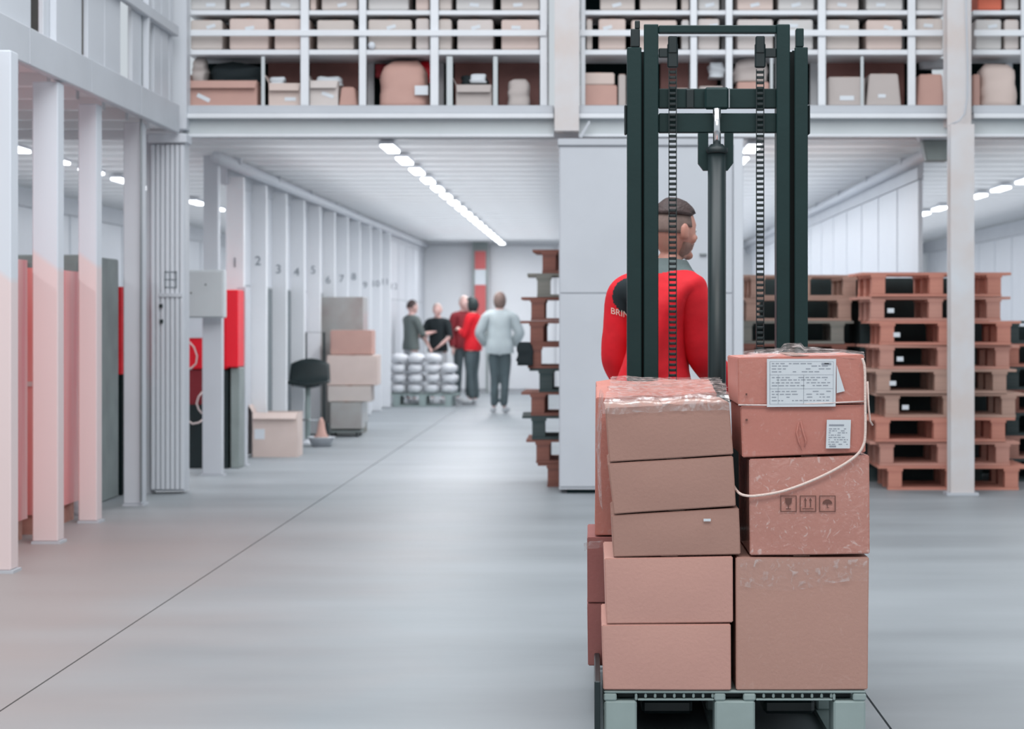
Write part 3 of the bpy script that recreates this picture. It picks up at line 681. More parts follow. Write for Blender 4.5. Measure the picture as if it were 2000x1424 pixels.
# leaning crates on dolly
specs = [(645, 706, 786, 838, WRAPG, 'grey bottom carton of the crooked stack'), (640, 724, 754, 784, SHELFC[0], 'flat tan carton second in the crooked stack'), (638, 737, 694, 745, SHELFC[3], 'wide tan carton third in the crooked stack'), (645, 726, 645, 690, SALMON, 'top carton of the crooked stack with white film')]
for i, (a, b_, c, d, m, lb) in enumerate(specs):
    py1 = [838, 784.8, 752.8, 693][i]; carton(a, b_, c, py1, 26.3+.04*i, .45, m, lb+' by the grey load', 'crooked carton stack by the wall')
dl = empty('dolly', (X(676, 26.3), 26.25, 0), 0, 'low dolly under the crooked stack of cartons', 'dolly')
bx('platform', GREENG, dl, -.2, .16, .02, .5, .05, .068)
for sx in (-.16, .12):
    for sy in (.06, .44): MB().lathe([(.02, -.012), (.025, 0), (.02, .012)], 12, Matrix.Translation((sx, sy, .025)) @ Matrix.Rotation(math.pi/2, 4, 'Y')).build('wheel', BLACKP, dl)

# red film wrapped loads and grey rack behind the near partition
for i, (yy, xx, hgt, lb) in enumerate(((12.9, -3.75, 1.66, 'red film-wrapped load behind the two leftmost posts'), (14.3, -3.75, 1.62, 'red film-wrapped load behind the third post'))):
    r = empty('wrapped_load', (xx, yy, 0), 0, lb, 'load'); bx('base', WOOD[0], r, -.36, .36, 0, 1.1, 0, .12)
    MB().box(-.38, .38, -.02, 1.15, .12, hgt).build('wrapping', REDF, r, subd=4)
    bx('strap', FILMW, r, -.385, .385, -.025, -.021, .9, .93)
gr = empty('metal_locker', (-3.85, 16.1, 0), 0, 'grey green metal locker behind the gap of the left partition', 'locker')
bx('body', GREENG, gr, -.35, .35, 0, 1.3, 0, 1.75, bevel=.01)
bx('door', GREENG, gr, -.33, -.01, -.012, 0, .05, 1.7, bevel=.003); bx('door', GREENG, gr, .01, .33, -.012, 0, .05, 1.7, bevel=.003)
bx('handle', STEEL, gr, -.05, -.03, -.03, -.012, .8, .95); bx('shelf_bar', WHITE2, gr, -.36, .36, -.02, -.013, .92, .95)
sb = blob('sack', 'white sack at the foot of the grey locker', 'sack', 196, 226, 915, 985, 15.7, .2, PAPER, .03, 51, .2)
sb.location.z = 0; sb.location.x = -3.42
rw = empty('wrapped_load', (-3.8, 17.5, 0), 0, 'narrow red load between the cable post and the folded door', 'load')
bx('base', DARK, rw, -.3, .3, 0, .3, 0, .9); bx('wrapping', RED, rw, -.3, .3, -.01, .3, .9, 1.55)

# sacks on pallet in the far background
YS = 35.6
sp = empty('wooden_pallet', (X(825, YS), YS, 0), 0, 'pale pallet carrying the heap of white sacks', 'pallet')
for nm, me, pos in pallet_meshes(1.05, .9, PGREY):
    for p in pos: link(nm, me, sp, p)
pillow = []
for i in range(2):
    b = MB(); vs = []; fs = []; nu, nv = 14, 8
    for j in range(nv+1):
        v = -1+2*j/nv; r_ = math.sqrt(max(0, 1-abs(v)**3.2))
        for q in range(nu):
            a = 2*math.pi*q/nu; ca, sa = math.cos(a), math.sin(a)
            p = Vector((v*.127, math.copysign(abs(ca)**.6, ca)*.28*max(r_, .35), math.copysign(abs(sa)**.6, sa)*.077*max(r_, .45)))
            p += noise.noise_vector(p*9+Vector((i*7, 0, 0)))*.012; vs.append(p)
    for j in range(nv):
        for q in range(nu): fs.append((j*nu+q, j*nu+(q+1) % nu, (j+1)*nu+(q+1) % nu, (j+1)*nu+q))
    fs.append(tuple(range(nu))); fs.append(tuple(nv*nu+q for q in range(nu)))
    pillow.append(b.add(vs, fs).mesh('sack', SACK, smooth=True))
nm_rows = ['bottom', 'second', 'third', 'top']
for r_ in range(4):
    nn = 4
    for k in range(nn):
        if r_ == 3 and k == 3: continue
        o = link('sack', pillow[(r_+k) % 2], None, (sp.location.x-.385+k*.256+(r_ % 2)*.012, YS+.34, PH+.08+r_*.152))
        tag(o, '%s white sack from the left in the %s layer of the far heap' % (ORD[k+1], nm_rows[r_]), 'sack', 'white sacks on the far pallet')

# red white red marker post at the back wall
sn = empty('marker_board', (X(938, 42.4), 42.4, 0), 0, 'tall red and white banded board on the far wall', 'sign')
for a, b_, m in ((472, 490, GREENG), (490.5, 526, mat('sign_red', rgb(200, 96, 96), .5)), (526.5, 556, PAPER), (556.5, 640, bpy.data.materials['sign_red'])):
    bx('band', m, sn, -.1, .1, 0, .03, Z(b_, 42.4), Z(a, 42.4))
bx('frame', GREENG, sn, -.14, -.105, -.01, .03, 0, Z(472, 42.4)); bx('frame', GREENG, sn, .105, .14, -.01, .03, 0, Z(472, 42.4))

# ================================================================ PEOPLE
def skin_mesh(nodes, edges, root, name='s', sub=2):
    me = bpy.data.meshes.new(name); me.from_pydata([n_[0] for n_ in nodes], edges, [])
    o = bpy.data.objects.new(name, me); C.objects.link(o)
    o.modifiers.new('skin', 'SKIN')
    sv = me.skin_vertices[0].data
    for i, n_ in enumerate(nodes):
        r = n_[1]; sv[i].radius = (r, r) if not isinstance(r, tuple) else r
        sv[i].use_root = (i == root)
    o.modifiers['skin'].use_smooth_shade = True
    s_ = o.modifiers.new('sub', 'SUBSURF'); s_.levels = sub; s_.render_levels = sub
    bpy.context.view_layer.update()
    m2 = bpy.data.meshes.new_from_object(o.evaluated_get(bpy.context.evaluated_depsgraph_get()))
    bpy.data.objects.remove(o); return m2
def fuse(meshes, voxel, mats, name, smooth_it=4):
    bm = bmesh.new()
    for m in meshes: bm.from_mesh(m)
    me = bpy.data.meshes.new(name); bm.to_mesh(me); bm.free()
    o = bpy.data.objects.new(name, me); C.objects.link(o)
    r = o.modifiers.new('r', 'REMESH'); r.mode = 'VOXEL'; r.voxel_size = voxel; r.use_smooth_shade = True
    if smooth_it:
        q = o.modifiers.new('sm', 'SMOOTH'); q.iterations = smooth_it; q.factor = .5
    bpy.context.view_layer.update()
    m2 = bpy.data.meshes.new_from_object(o.evaluated_get(bpy.context.evaluated_depsgraph_get())); bpy.data.objects.remove(o)
    m2.name = name; m2.materials.clear()
    for m in (mats if isinstance(mats, (list, tuple)) else [mats]): m2.materials.append(m)
    for p in m2.polygons: p.use_smooth = True; p.material_index = 0
    return m2
def head_mesh(M, s):
    # local head: centre at origin, face towards +Y, up +Z
    bm = bmesh.new(); bmesh.ops.create_uvsphere(bm, u_segments=36, v_segments=26, radius=1)
    for v in bm.verts:
        x, y_, z = v.co
        X_, Y_, Z_ = x*.076, y_*.098, z*.118
        if z < 0: X_ *= 1-.28*(-z)**1.5; 
        if z < -.1 and y_ > 0: Y_ += .004
        if z < -.2 and y_ < 0: Y_ *= 1-.45*(-z-.2); 
        if y_ > .45 and abs(z) < .25: Y_ -= .007*math.exp(-((abs(x)-.42)/.18)**2)*math.exp(-((z-.02)/.14)**2)*1.4
        if y_ > .6: Y_ += .006*math.exp(-((z-.22)/.1)**2)*math.exp(-(x/.6)**2)
        if y_ > .2 and z < -.75: Y_ += .012
        v.co = (X_, Y_, Z_)
    def ell(c, r, rot=None):
        q = bmesh.ops.create_uvsphere(bm, u_segments=14, v_segments=10, radius=1)
        for v in q['verts']: v.co = Vector((v.co.x*r[0], v.co.y*r[1], v.co.z*r[2])); v.co += Vector(c)
    ell((0, .104, -.018), (.013, .018, .014)); ell((0, .098, .004), (.008, .012, .028))
    ell((0, .088, -.052), (.024, .011, .006)); ell((0, .086, -.064), (.021, .011, .006)); ell((0, .078, -.092), (.026, .02, .018))
    for s_ in (-1, 1): ell((s_*.079, -.004, -.006), (.011, .02, .032)); ell((s_*.08, .004, -.022), (.009, .012, .016)); ell((s_*.05, .055, -.03), (.02, .02, .02))
    for v in bm.verts: v.co = M @ (v.co*s)
    me = bpy.data.meshes.new('head'); bm.to_mesh(me); bm.free(); return me
def hair_mesh(M, s, mode, name='hair'):
    bm = bmesh.new(); bmesh.ops.create_uvsphere(bm, u_segments=36, v_segments=26, radius=1)
    kill = []
    for v in bm.verts:
        x, y_, z = v.co
        lim = {'short': -.15, 'top': .38, 'bob': -.95, 'bun': -.2}[mode]
        cut = (z < lim) or (y_ > .35 and z < .48) or (mode == 'short' and y_ > .1 and z < .1 and abs(x) > .6)
        if cut: kill.append(v)
        th = {'short': .004, 'top': .014, 'bob': .016, 'bun': .012}[mode]
        nn = noise.noise(Vector((x*3, y_*3, z*9)))*.004*(1 if mode != 'short' else .1)
        X_, Y_, Z_ = x*(.076+th), y_*(.098+th), z*(.118+th)
        if z < 0: X_ *= 1-(.0 if mode == 'bob' else .18)*(-z)**1.5
        if z < -.2 and y_ < 0 and mode != 'bob': Y_ *= 1-.3*(-z-.2)
        v.co = Vector((X_, Y_, Z_))*(1+nn*8)
    bmesh.ops.delete(bm, geom=kill, context='VERTS')
    bmesh.ops.solidify(bm, geom=bm.faces[:], thickness=.006 if mode == 'short' else .012)
    if mode == 'bun':
        q = bmesh.ops.create_uvsphere(bm, u_segments=14, v_segments=10, radius=.045)
        for v in q['verts']: v.co += Vector((0, -.1, .06))
    for v in bm.verts: v.co = M @ (v.co*s)
    me = bpy.data.meshes.new(name); bm.to_mesh(me); bm.free()
    for p in me.polygons: p.use_smooth = True
    return me
def V(*a): return Vector(a)
def person(name_loc, yaw, h, J, cl, label, group=None, voxel=.012, head_yaw=0, head_tilt=0, hairs=(('bob', HAIRB),), skin=SKINL, lean=None):
    """J joints in metres, local (x right, y forward, z up). cl = dict(shirt=(mat, sleeve 0..1, length, inflate), trousers=mat, shoes=mat)"""
    r = empty('person', name_loc, yaw, label, 'person', group)
    k = h/1.75
    D = dict(hips=V(0,0,.93), waist=V(0,0,1.08), chest=V(0,0,1.28), neck=V(0,0,1.47), head=V(0,.02,1.625),
             shL=V(-.17,0,1.42), elL=V(-.22,-.02,1.14), wrL=V(-.22,.06,.9), shR=V(.17,0,1.42), elR=V(.22,-.02,1.14), wrR=V(.22,.06,.9),
             hpL=V(-.09,0,.9), knL=V(-.1,.02,.5), anL=V(-.1,-.02,.09), hpR=V(.09,0,.9), knR=V(.1,.02,.5), anR=V(.1,-.02,.09), toeL=V(-.11,.16,.035), toeR=V(.11,.16,.035))
    for a, b_ in J.items(): D[a] = V(*b_)
    D = {a: b_*k for a, b_ in D.items()}
    def graph(infl, parts):
        nodes = []; idx = {}; edges = []
        def nd(nm, p, rad):
            idx[nm] = len(nodes); nodes.append((tuple(p), (rad+infl)*k if not isinstance(rad, tuple) else ((rad[0]+infl)*k, (rad[1]+infl)*k)))
        def ed(a, b_): edges.append((idx[a], idx[b_]))
        if 'torso' in parts:
            nd('hips', D['hips'], (.15, .105)); nd('waist', D['waist'], (.135, .095)); nd('chest', D['chest'], (.155, .105)); nd('ub', D['chest'].lerp(D['neck'], .6), (.11, .08)); nd('neck', D['neck'], .055)
            for a, b_ in (('hips', 'waist'), ('waist', 'chest'), ('chest', 'ub'), ('ub', 'neck')): ed(a, b_)
            if 'head' in parts: nd('hb', D['neck'].lerp(D['head'], .55), .05); ed('neck', 'hb')
        for s_ in 'LR':
            if 'arms' in parts:
                f = parts['arms']
                nd('sh'+s_, D['sh'+s_], .056); ed('ub', 'sh'+s_)
                nd('ua'+s_, D['sh'+s_].lerp(D['el'+s_], .45), .05); ed('sh'+s_, 'ua'+s_)
                if f > .5:
                    nd('el'+s_, D['el'+s_], .041); ed('ua'+s_, 'el'+s_); nd('fa'+s_, D['el'+s_].lerp(D['wr'+s_], .4), .04); ed('el'+s_, 'fa'+s_)
                    nd('wr'+s_, D['el'+s_].lerp(D['wr'+s_], .95 if f < 2 else 1), .027 if f > 1 else .036); ed('fa'+s_, 'wr'+s_)
            if 'legs' in parts:
                nd('hp'+s_, D['hp'+s_], .088); ed('hips', 'hp'+s_)
                nd('th'+s_, D['hp'+s_].lerp(D['kn'+s_], .5), .078); ed('hp'+s_, 'th'+s_)
                nd('kn'+s_, D['kn'+s_], .057); ed('th'+s_, 'kn'+s_); nd('cf'+s_, D['kn'+s_].lerp(D['an'+s_], .35), .056); ed('kn'+s_, 'cf'+s_)
                nd('an'+s_, D['an'+s_], .038 if parts['legs'] > 1 else .045); ed('cf'+s_, 'an'+s_)
        return nodes, edges
    # body
    nodes, edges = graph(0, {'torso': 1, 'head': 1, 'arms': 2, 'legs': 2})
    body = [skin_mesh(nodes, edges, 0)]
    HM = Matrix.Scale(1.0, 4) @ Matrix.Translation(D['head']) @ Matrix.Rotation(head_yaw, 4, 'Z') @ Matrix.Rotation(head_tilt, 4, 'X')
    body.append(head_mesh(HM, k))
    for s_ in 'LR':                                     # hands and feet
        wv = (D['wr'+s_]-D['el'+s_]).normalized(); side = wv.cross(V(0, 1, 0)); side = side.normalized() if side.length > .1 else V(1, 0, 0)
        up = side.cross(wv).normalized(); W = D['wr'+s_]; pn = []; pe = []
        pn.append((tuple(W-wv*.02*k), .022*k)); pn.append((tuple(W+wv*.045*k), (.034*k, .018*k))); pe.append((0, 1))
        pn.append((tuple(W+wv*.085*k), (.036*k, .016*k))); pe.append((1, 2)); body.append(skin_mesh(pn, pe, 0, sub=1))
        for q, ln in enumerate((.07, .08, .074, .058)):
            o_ = up*(-.03+q*.02)*k; a = W+wv*.075*k+o_; b_ = a+wv*ln*.55*k+side*.006*k; c_ = b_+(wv*.6+side*.7).normalized()*ln*.5*k
            body.append(skin_mesh([(tuple(a), .0095*k), (tuple(b_), .009*k), (tuple(c_), .0075*k)], [(0, 1), (1, 2)], 0, sub=1))
        a = W+wv*.03*k-up*.02*k; b_ = a+(wv-up).normalized()*.045*k; c_ = b_+(wv*1.2-up*.3).normalized()*.035*k
        body.append(skin_mesh([(tuple(a), .012*k), (tuple(b_), .011*k), (tuple(c_), .009*k)], [(0, 1), (1, 2)], 0, sub=1))
        A = D['an'+s_]; T = D['toe'+s_]; body.append(skin_mesh([(tuple(A), .036*k), (tuple(A.lerp(T, .4)+V(0, 0, -.012)), .036*k), (tuple(T), .025*k)], [(0, 1), (1, 2)], 0, sub=1))
    link('body', fuse(body, voxel*.8, skin, 'body', 2), r)
    eye = MB()
    for s_ in (-1, 1): eye.lathe([(.001, -.011), (.009, -.007), (.012, 0), (.009, .007), (.001, .011)], 10, HM @ Matrix.Scale(k, 4) @ Matrix.Translation((s_*.031, .0785, .006)))
    eye.build('eyes', EYE, r, smooth=True)
    # clothes
    tm = cl.get('trousers')
    nodes, edges = graph(.010, {'torso': 1, 'legs': 1})
    keep = {0: 1}
    # trousers: hips + legs only
    nn = [nodes[0]]+nodes[5:]; mp_ = {0: 0}; 
    for i in range(5, len(nodes)): mp_[i] = i-4
    ee = [(mp_[a], mp_[b_]) for a, b_ in edges if a in mp_ and b_ in mp_]
    # add waistband
    nn.append((tuple(D['hips'].lerp(D['waist'], .6)), ((.14)*k, (.1)*k))); ee.append((0, len(nn)-1))
    link('trousers', fuse([skin_mesh(nn, ee, 0)], voxel, tm, 'trousers'), r)
    sm, sleeve, infl = cl['shirt']
    segs_ = [('T', D['hips']+V(0, 0, -.06*k), D['waist'], .13), ('T', D['waist'], D['chest'], .13), ('T', D['chest'], D['neck']+V(0, 0, -.085*k), .12), ('H', D['neck']+V(0, 0, -.005*k), D['head'], .06)]
    for s_ in 'LR':
        segs_ += [('T', D['chest'].lerp(D['neck'], .7), D['sh'+s_], .06), ('U', D['sh'+s_], D['el'+s_], .05), ('F', D['el'+s_], D['el'+s_].lerp(D['wr'+s_], .9), .04), ('N', D['wr'+s_], D['wr'+s_]+(D['wr'+s_]-D['el'+s_])*.5, .04),
                  ('G', D['hp'+s_]+V(0, 0, -.05*k), D['kn'+s_], .08), ('G', D['kn'+s_], D['an'+s_], .05)]
    keepc = 'TUF' if sleeve > .5 else 'TU'; zh = D['hips'].z-cl.get('hem', .02)*k
    bme = r.children[0].data; bm = bmesh.new(); bm.from_mesh(bme); bm.normal_update(); dl_ = []
    for v in bm.verts:
        best = None; bd = 9
        for c_, a_, b_, rad in segs_:
            ab = b_-a_; t = max(0, min(1, (v.co-a_).dot(ab)/ab.length_squared)); dd = (v.co-(a_+ab*t)).length/rad
            if dd < bd: bd = dd; best = c_
        ok = best in keepc or (best == 'G' and v.co.z > zh and abs(v.co.x-D['hips'].x) < .24)
        if best == 'T' and v.co.z < zh: ok = False
        if v.co.z > D['neck'].z+.015*k: ok = False
        if not ok: dl_.append(v)
    bmesh.ops.delete(bm, geom=dl_, context='VERTS')
    bmesh.ops.delete(bm, geom=[v for v in bm.verts if not v.link_faces], context='VERTS'); bm.verts.index_update(); bm.normal_update()
    tot = Vector((0, 0, 0)); off = {}
    for v in bm.verts:
        wr_ = noise.noise(v.co*9)*.35+noise.noise(Vector((v.co.x*6, v.co.y*6, v.co.z*16)))*.3
        low = max(0, min(1, (D['chest'].z-v.co.z)/.3)); off[v.index] = v.normal*(infl*(1+.5*low)+.006*wr_*1.4+.004)
    for v in bm.verts: v.co += off[v.index]
    for _ in range(3): bmesh.ops.smooth_vert(bm, verts=[v for v in bm.verts if not v.is_boundary], factor=.5, use_axis_x=True, use_axis_y=True, use_axis_z=True)
    shm = bpy.data.meshes.new('shirt'); bm.to_mesh(shm); bm.free(); shm.materials.append(sm)
    for p in shm.polygons: p.use_smooth = True
    sh = link('jacket' if sleeve > .5 else 't_shirt', shm, r)
    fs = []
    for s_ in 'LR':
        A = D['an'+s_]; T = D['toe'+s_]
        m_ = fuse([skin_mesh([(tuple(A+V(0, -.02, -.03)*1.0), .056*k), (tuple(A.lerp(T, .4)+V(0, 0, -.015)), .054*k), (tuple(T+V(0, .01, .012)), .046*k)], [(0, 1), (1, 2)], 0, sub=1)], voxel*.8, cl['shoes'], 'shoe')
        link('shoe', m_, r)
    for i, (hm_, hmat) in enumerate(hairs):
        me = hair_mesh(HM, k*1.0, hm_); me.materials.append(hmat); link('hair', me, r)
    return r, sh, HM, D

# ---- the driver walking behind the lift truck, back to us, head turned right
YD = 9.45
J = dict(hips=(0, 0, .93), waist=(.02, .0, 1.08), chest=(.035, .02, 1.26), neck=(.05, .06, 1.475), head=(.065, .075, 1.625),
         shL=(-.13, .03, 1.39), elL=(-.165, .04, 1.12), wrL=(-.15, .22, .98), shR=(.165, .0, 1.39), elR=(.195, .04, 1.13), wrR=(.24, .26, 1.0),
         knL=(-.1, .08, .5), anL=(-.1, .0, .09), knR=(.1, -.02, .5), anR=(.1, -.16, .10), toeL=(-.11, .18, .035), toeR=(.11, .02, .04))
drv, jk, HM, D = person((X(1272, YD), YD, 0), math.radians(-22), 1.79, J, dict(shirt=(RED, 1, .018), trousers=BLACKC, shoes=SHOED, hem=.1),
    'man in a red jacket with grey collar, back turned, behind the lift mast', voxel=.007, head_yaw=math.radians(-32), head_tilt=math.radians(-4),
    hairs=(('short', HAIRS), ('top', HAIRD)), skin=SKIN)
# collar
b = MB(); k = 1.79/1.75; nk = D['neck']
b.tube([nk+V(0, 0, -.075), nk+V(0, 0, -.04), nk+V(0, 0, .0), nk+V(0, .005, .03), nk+V(0, .005, .035)], [.155, .13, .096, .078, .07], 28)
b.build('collar', COLLAR, drv, smooth=True)
# beard
bm = bmesh.new(); bmesh.ops.create_uvsphere(bm, u_segments=24, v_segments=16, radius=1)
kill = []
for v in bm.verts:
    x, y_, z = v.co
    if z > -.3 or y_ < -.15: kill.append(v)
    X_ = x*.078*(1-.28*max(0, -z)**1.5); v.co = HM @ (Vector((X_, y_*.101+.002, z*.122))*k)
bmesh.ops.delete(bm, geom=kill, context='VERTS'); bmesh.ops.solidify(bm, geom=bm.faces[:], thickness=.008)
me = bpy.data.meshes.new('beard'); bm.to_mesh(me); bm.free(); me.materials.append(mat('beard_stubble', rgb(156, 120, 108), .7, nscale=60, namt=.2))
for p in me.polygons: p.use_smooth = True
link('beard', me, drv)
# black shoulder patch and white lettering laid on the jacket
bpy.context.view_layer.update()
Mw = Matrix.Translation(drv.location) @ Matrix.Rotation(drv.rotation_euler.z, 4, 'Z')
vsw = [Mw @ v.co for v in jk.data.vertices]; bvh = BVHTree.FromPolygons(vsw, [tuple(p.vertices) for p in jk.data.polygons])
jk.data.materials.append(BLACKC); jk.data.materials.append(COLLAR)
Mi = Mw.inverted()
for p in jk.data.polygons:
    c = Mw @ p.center; px = VX+F*c.x/c.y; py = VY-F*(c.z-H)/c.y
    if c.y < YD+.06 and px < 1262 and ((px-1232)/36)**2+((py-578)/36)**2 < 1: p.material_index = 1
    nl = p.center-D['neck']
    if nl.z > -.088 and (nl.x**2+nl.y**2)**.5 < .125: p.material_index = 2
def project_mesh(me, to_world, off):
    for v in me.vertices:
        w_ = to_world(v.co); cam0 = Vector((0, 0, H)); dr = (w_-cam0).normalized()
        hit = bvh.ray_cast(cam0, dr)
        if hit[0] is None: hit = bvh.find_nearest(w_); 
        v.co = Mi @ (hit[0]-dr*(off+v.co.z*.2))
tmx = text_mesh('BRIN', 17, mat('letter_white', rgb(240, 214, 200), .7), .0, 'lettering')
def tw(c):
    return P(1211+c.x*1.0, 612-c.y+c.x*.28, YD)
bmz = bmesh.new(); bmz.from_mesh(tmx); bmesh.ops.subdivide_edges(bmz, edges=bmz.edges[:], cuts=1); bmz.to_mesh(tmx); bmz.free()
project_mesh(tmx, tw, .006)
link('lettering', tmx, drv)

# ---- the group in the far background
YG = 35.9
def loc(px, Y): return (X(px, Y), Y, 0)
person(loc(976, 33.0), 0, 1.70, dict(elL=(-.3, .03, 1.16), wrL=(-.2, .14, 1.0), elR=(.29, .03, 1.16), wrR=(.2, .14, 1.0), shL=(-.18, 0, 1.40), shR=(.18, 0, 1.40), knL=(-.07, 0, .5), anL=(-.08, -.02, .09), toeL=(-.12, .14, .035), knR=(.08, 0, .5), anR=(.06, -.02, .09)), dict(shirt=(GREYT, 1, .03), trousers=TROUS, shoes=SHOE, hem=.08),
       'person in a loose pale grey sweatshirt, seen from behind', voxel=.016, hairs=(('bob', HAIRS),))
person(loc(924, 36.4), math.radians(70), 1.66, dict(elL=(-.2, .06, 1.14), wrL=(-.05, .2, 1.2), elR=(.2, .06, 1.14), wrR=(.08, .22, 1.2)), dict(shirt=(RED, 1, .02), trousers=TROUS, shoes=SHOE, hem=.05),
       'dark-haired person in a bright red top facing left', voxel=.016, hairs=(('bob', HAIRB),))
person(loc(905, 37.2), math.radians(-150), 1.70, dict(), dict(shirt=(MAROON, 1, .015), trousers=TROUS, shoes=SHOE, hem=.05),
       'fair-haired person in a dark red top beside the bright red one', voxel=.016, hairs=(('short', HAIRL),))
person((X(803, 36.9), 36.9, 0), math.radians(-55), 1.63, dict(elR=(.2, .1, 1.16), wrR=(.14, .36, 1.2), elL=(-.21, .08, 1.15), wrL=(-.12, .3, 1.12)), dict(shirt=(DTSHIRT, .4, .012), trousers=LIGHTT, shoes=SHOE, hem=.03),
       'person in a dark grey T-shirt behind the sacks, reaching right', voxel=.016, hairs=(('short', HAIRD),))
person((X(855, 37.1), 37.1, 0), math.radians(165), 1.58, dict(elL=(-.25, .05, 1.16), wrL=(-.1, .2, 1.0), elR=(.25, .05, 1.16), wrR=(.08, .22, .98)), dict(shirt=(BLACKC, .4, .015), trousers=LIGHTT, shoes=SHOE, hem=.03),
       'person in a black T-shirt facing us behind the white sacks', voxel=.016, hairs=(('short', HAIRL),))

# ================================================================ LIFT TRUCK
YM = 8.62
lt = empty('pallet_stacker', (X(1402, YM), YM, 0), 0, 'dark green lift truck mast with chains standing behind the cartons', 'lift truck')
LX = lt.location.x
def mb(px0, px1, py0, py1, d0, d1, nm, m=TEAL, bev=.003, z0=None):
    Yf = YM+d0
    return bx(nm, m, lt, X(px0, Yf)-LX, X(px1, Yf)-LX, d0, d1, (Z(py1, Yf) if z0 is None else z0), Z(py0, Yf), bevel=bev)
for (o0, o1, i0, i1, g0, g1) in ((1225, 1253, 1257.5, 1286, 1253, 1257), (1552, 1578, 1517, 1543, 1545, 1551)):
    mb(o0, o1, 92, 0, 0, .012, 'outer_rail', z0=.02); mb(i0, i1, 47, 0, .0, .014, 'inner_rail', z0=.02)
    # webs of the channels
    left = o0 < 1400
    xo = X(o0, YM)-LX if left else X(o1, YM)-LX-.012
    bx('rail_web', TEAL, lt, xo, xo+.012, .012, .11, .02, Z(92, YM)); bx('rail_flange', TEAL, lt, X(o0, YM)-LX, X(o1, YM)-LX, .11, .122, .02, Z(92, YM))
    xi = X(i1, YM)-LX-.012 if left else X(i0, YM)-LX
    bx('rail_web', TEAL, lt, xi, xi+.012, .014, .1, .02, Z(47, YM)); bx('rail_flange', TEALD, lt, X(min(o0, i0)+8, YM)-LX, X(max(o1, i1)-8, YM)-LX, .085, .095, .02, Z(96, YM))
mb(1232, 1250, 56, 91.5, .0, .05, 'rail_cap', TEALD); mb(1240, 1250, 40, 56, .0, .03, 'bolt', TEALD); mb(1555, 1570, 55, 91.5, 0, .05, 'rail_cap', TEAL)
mb(1219.5, 1224.5, 205, 262, .02, .08, 'roller_cover', TEALD); mb(1578.5, 1582.5, 205, 262, .02, .08, 'roller_cover', TEALD)
mb(1286.5, 1516.5, 49, 64, .0, .05, 'top_crossbar'); 
mb(1286.5, 1516.5, 173, 211, .03, .07, 'crosshead'); mb(1376, 1424, 170, 213, .0, .03, 'crosshead_block', TEAL, .008)
mb(1423, 1425.5, 172, 210, -.004, -.0005, 'edge_strip', STEEL, 0); 
mb(1340, 1356, 174, 211, .02, .03, 'recess', TEALD)
mb(1286.5, 1516.5, 221, 259, .03, .07, 'lower_crossbar')
for (a, b_, s_) in ((1364, 1384, 1), (1416, 1433, -1)):
    b = MB(); xs = [X(a, YM)-LX, X(b_, YM)-LX]; z_ = [Z(259, YM), Z(318, YM), Z(332, YM)]
    if s_ > 0: pts = [(xs[0], z_[0]), (xs[0], z_[1]), (xs[0]+.02, z_[2]), (xs[1], z_[2]), (xs[1], z_[0])]
    else: pts = [(xs[0], z_[0]), (xs[0], z_[2]), (xs[1]-.02, z_[2]), (xs[1], z_[1]), (xs[1], z_[0])]
    b.prism(pts, .02, .06); b.build('yoke_arm', TEAL, lt)
cx = X(1400, YM)-LX
MB().tube([(cx, -.006, Z(290, YM)), (cx, -.006, Z(212, YM))], .0145, 20).build('piston_rod', CHROME, lt, smooth=True)
MB().tube([(cx, -.006, .25), (cx, -.006, Z(300, YM))], .0335, 28).build('lift_cylinder', BLACKP, lt, smooth=True)
MB().lathe([(.036, 0), (.04, .005), (.04, .02), (.03, .024), (.022, .034)], 24, Matrix.Translation((cx, -.006, Z(300, YM)))).build('cylinder_collar', TEALD, lt, smooth=True)
# chains, each link row real: two side plates + pins
for (cpx, ) in ((1314,), (1485,)):
    xc = X(cpx, YM)-LX; mb(cpx-9, cpx+9, 70, 104, .0, .03, 'chain_anchor', TEALD, .004); mb(cpx-10.5, cpx+10.5, 84, 132, .004, .03, 'chain_anchor', TEALD, .005)
    ch = empty('chain', (xc, .012, 0)); ch.parent = lt
    pitch = .0195; zt = Z(135, YM); plates = MB(); zlow = .6
    side = MB().box(-.0150, -.0120, -.006, .006, zlow, zt).box(.0120, .0150, -.006, .006, zlow, zt); side.build('side_plate', TEALD, ch)
    lk = MB().box(-.0125, .0125, -.005, .005, -.0052, .0052).mesh('chain_link', TEALD, bevel=.002)
    z_ = zt-.01
    while z_ > Z(790, YM): link('chain_link', lk, ch, (0, 0, z_)); z_ -= pitch
    mb(1286.5, cpx-9.5, 94, 112, .005, .03, 'anchor_arm', TEALD) if cpx < 1400 else mb(cpx+9.5, 1516.5, 94, 112, .005, .03, 'anchor_arm', TEALD)
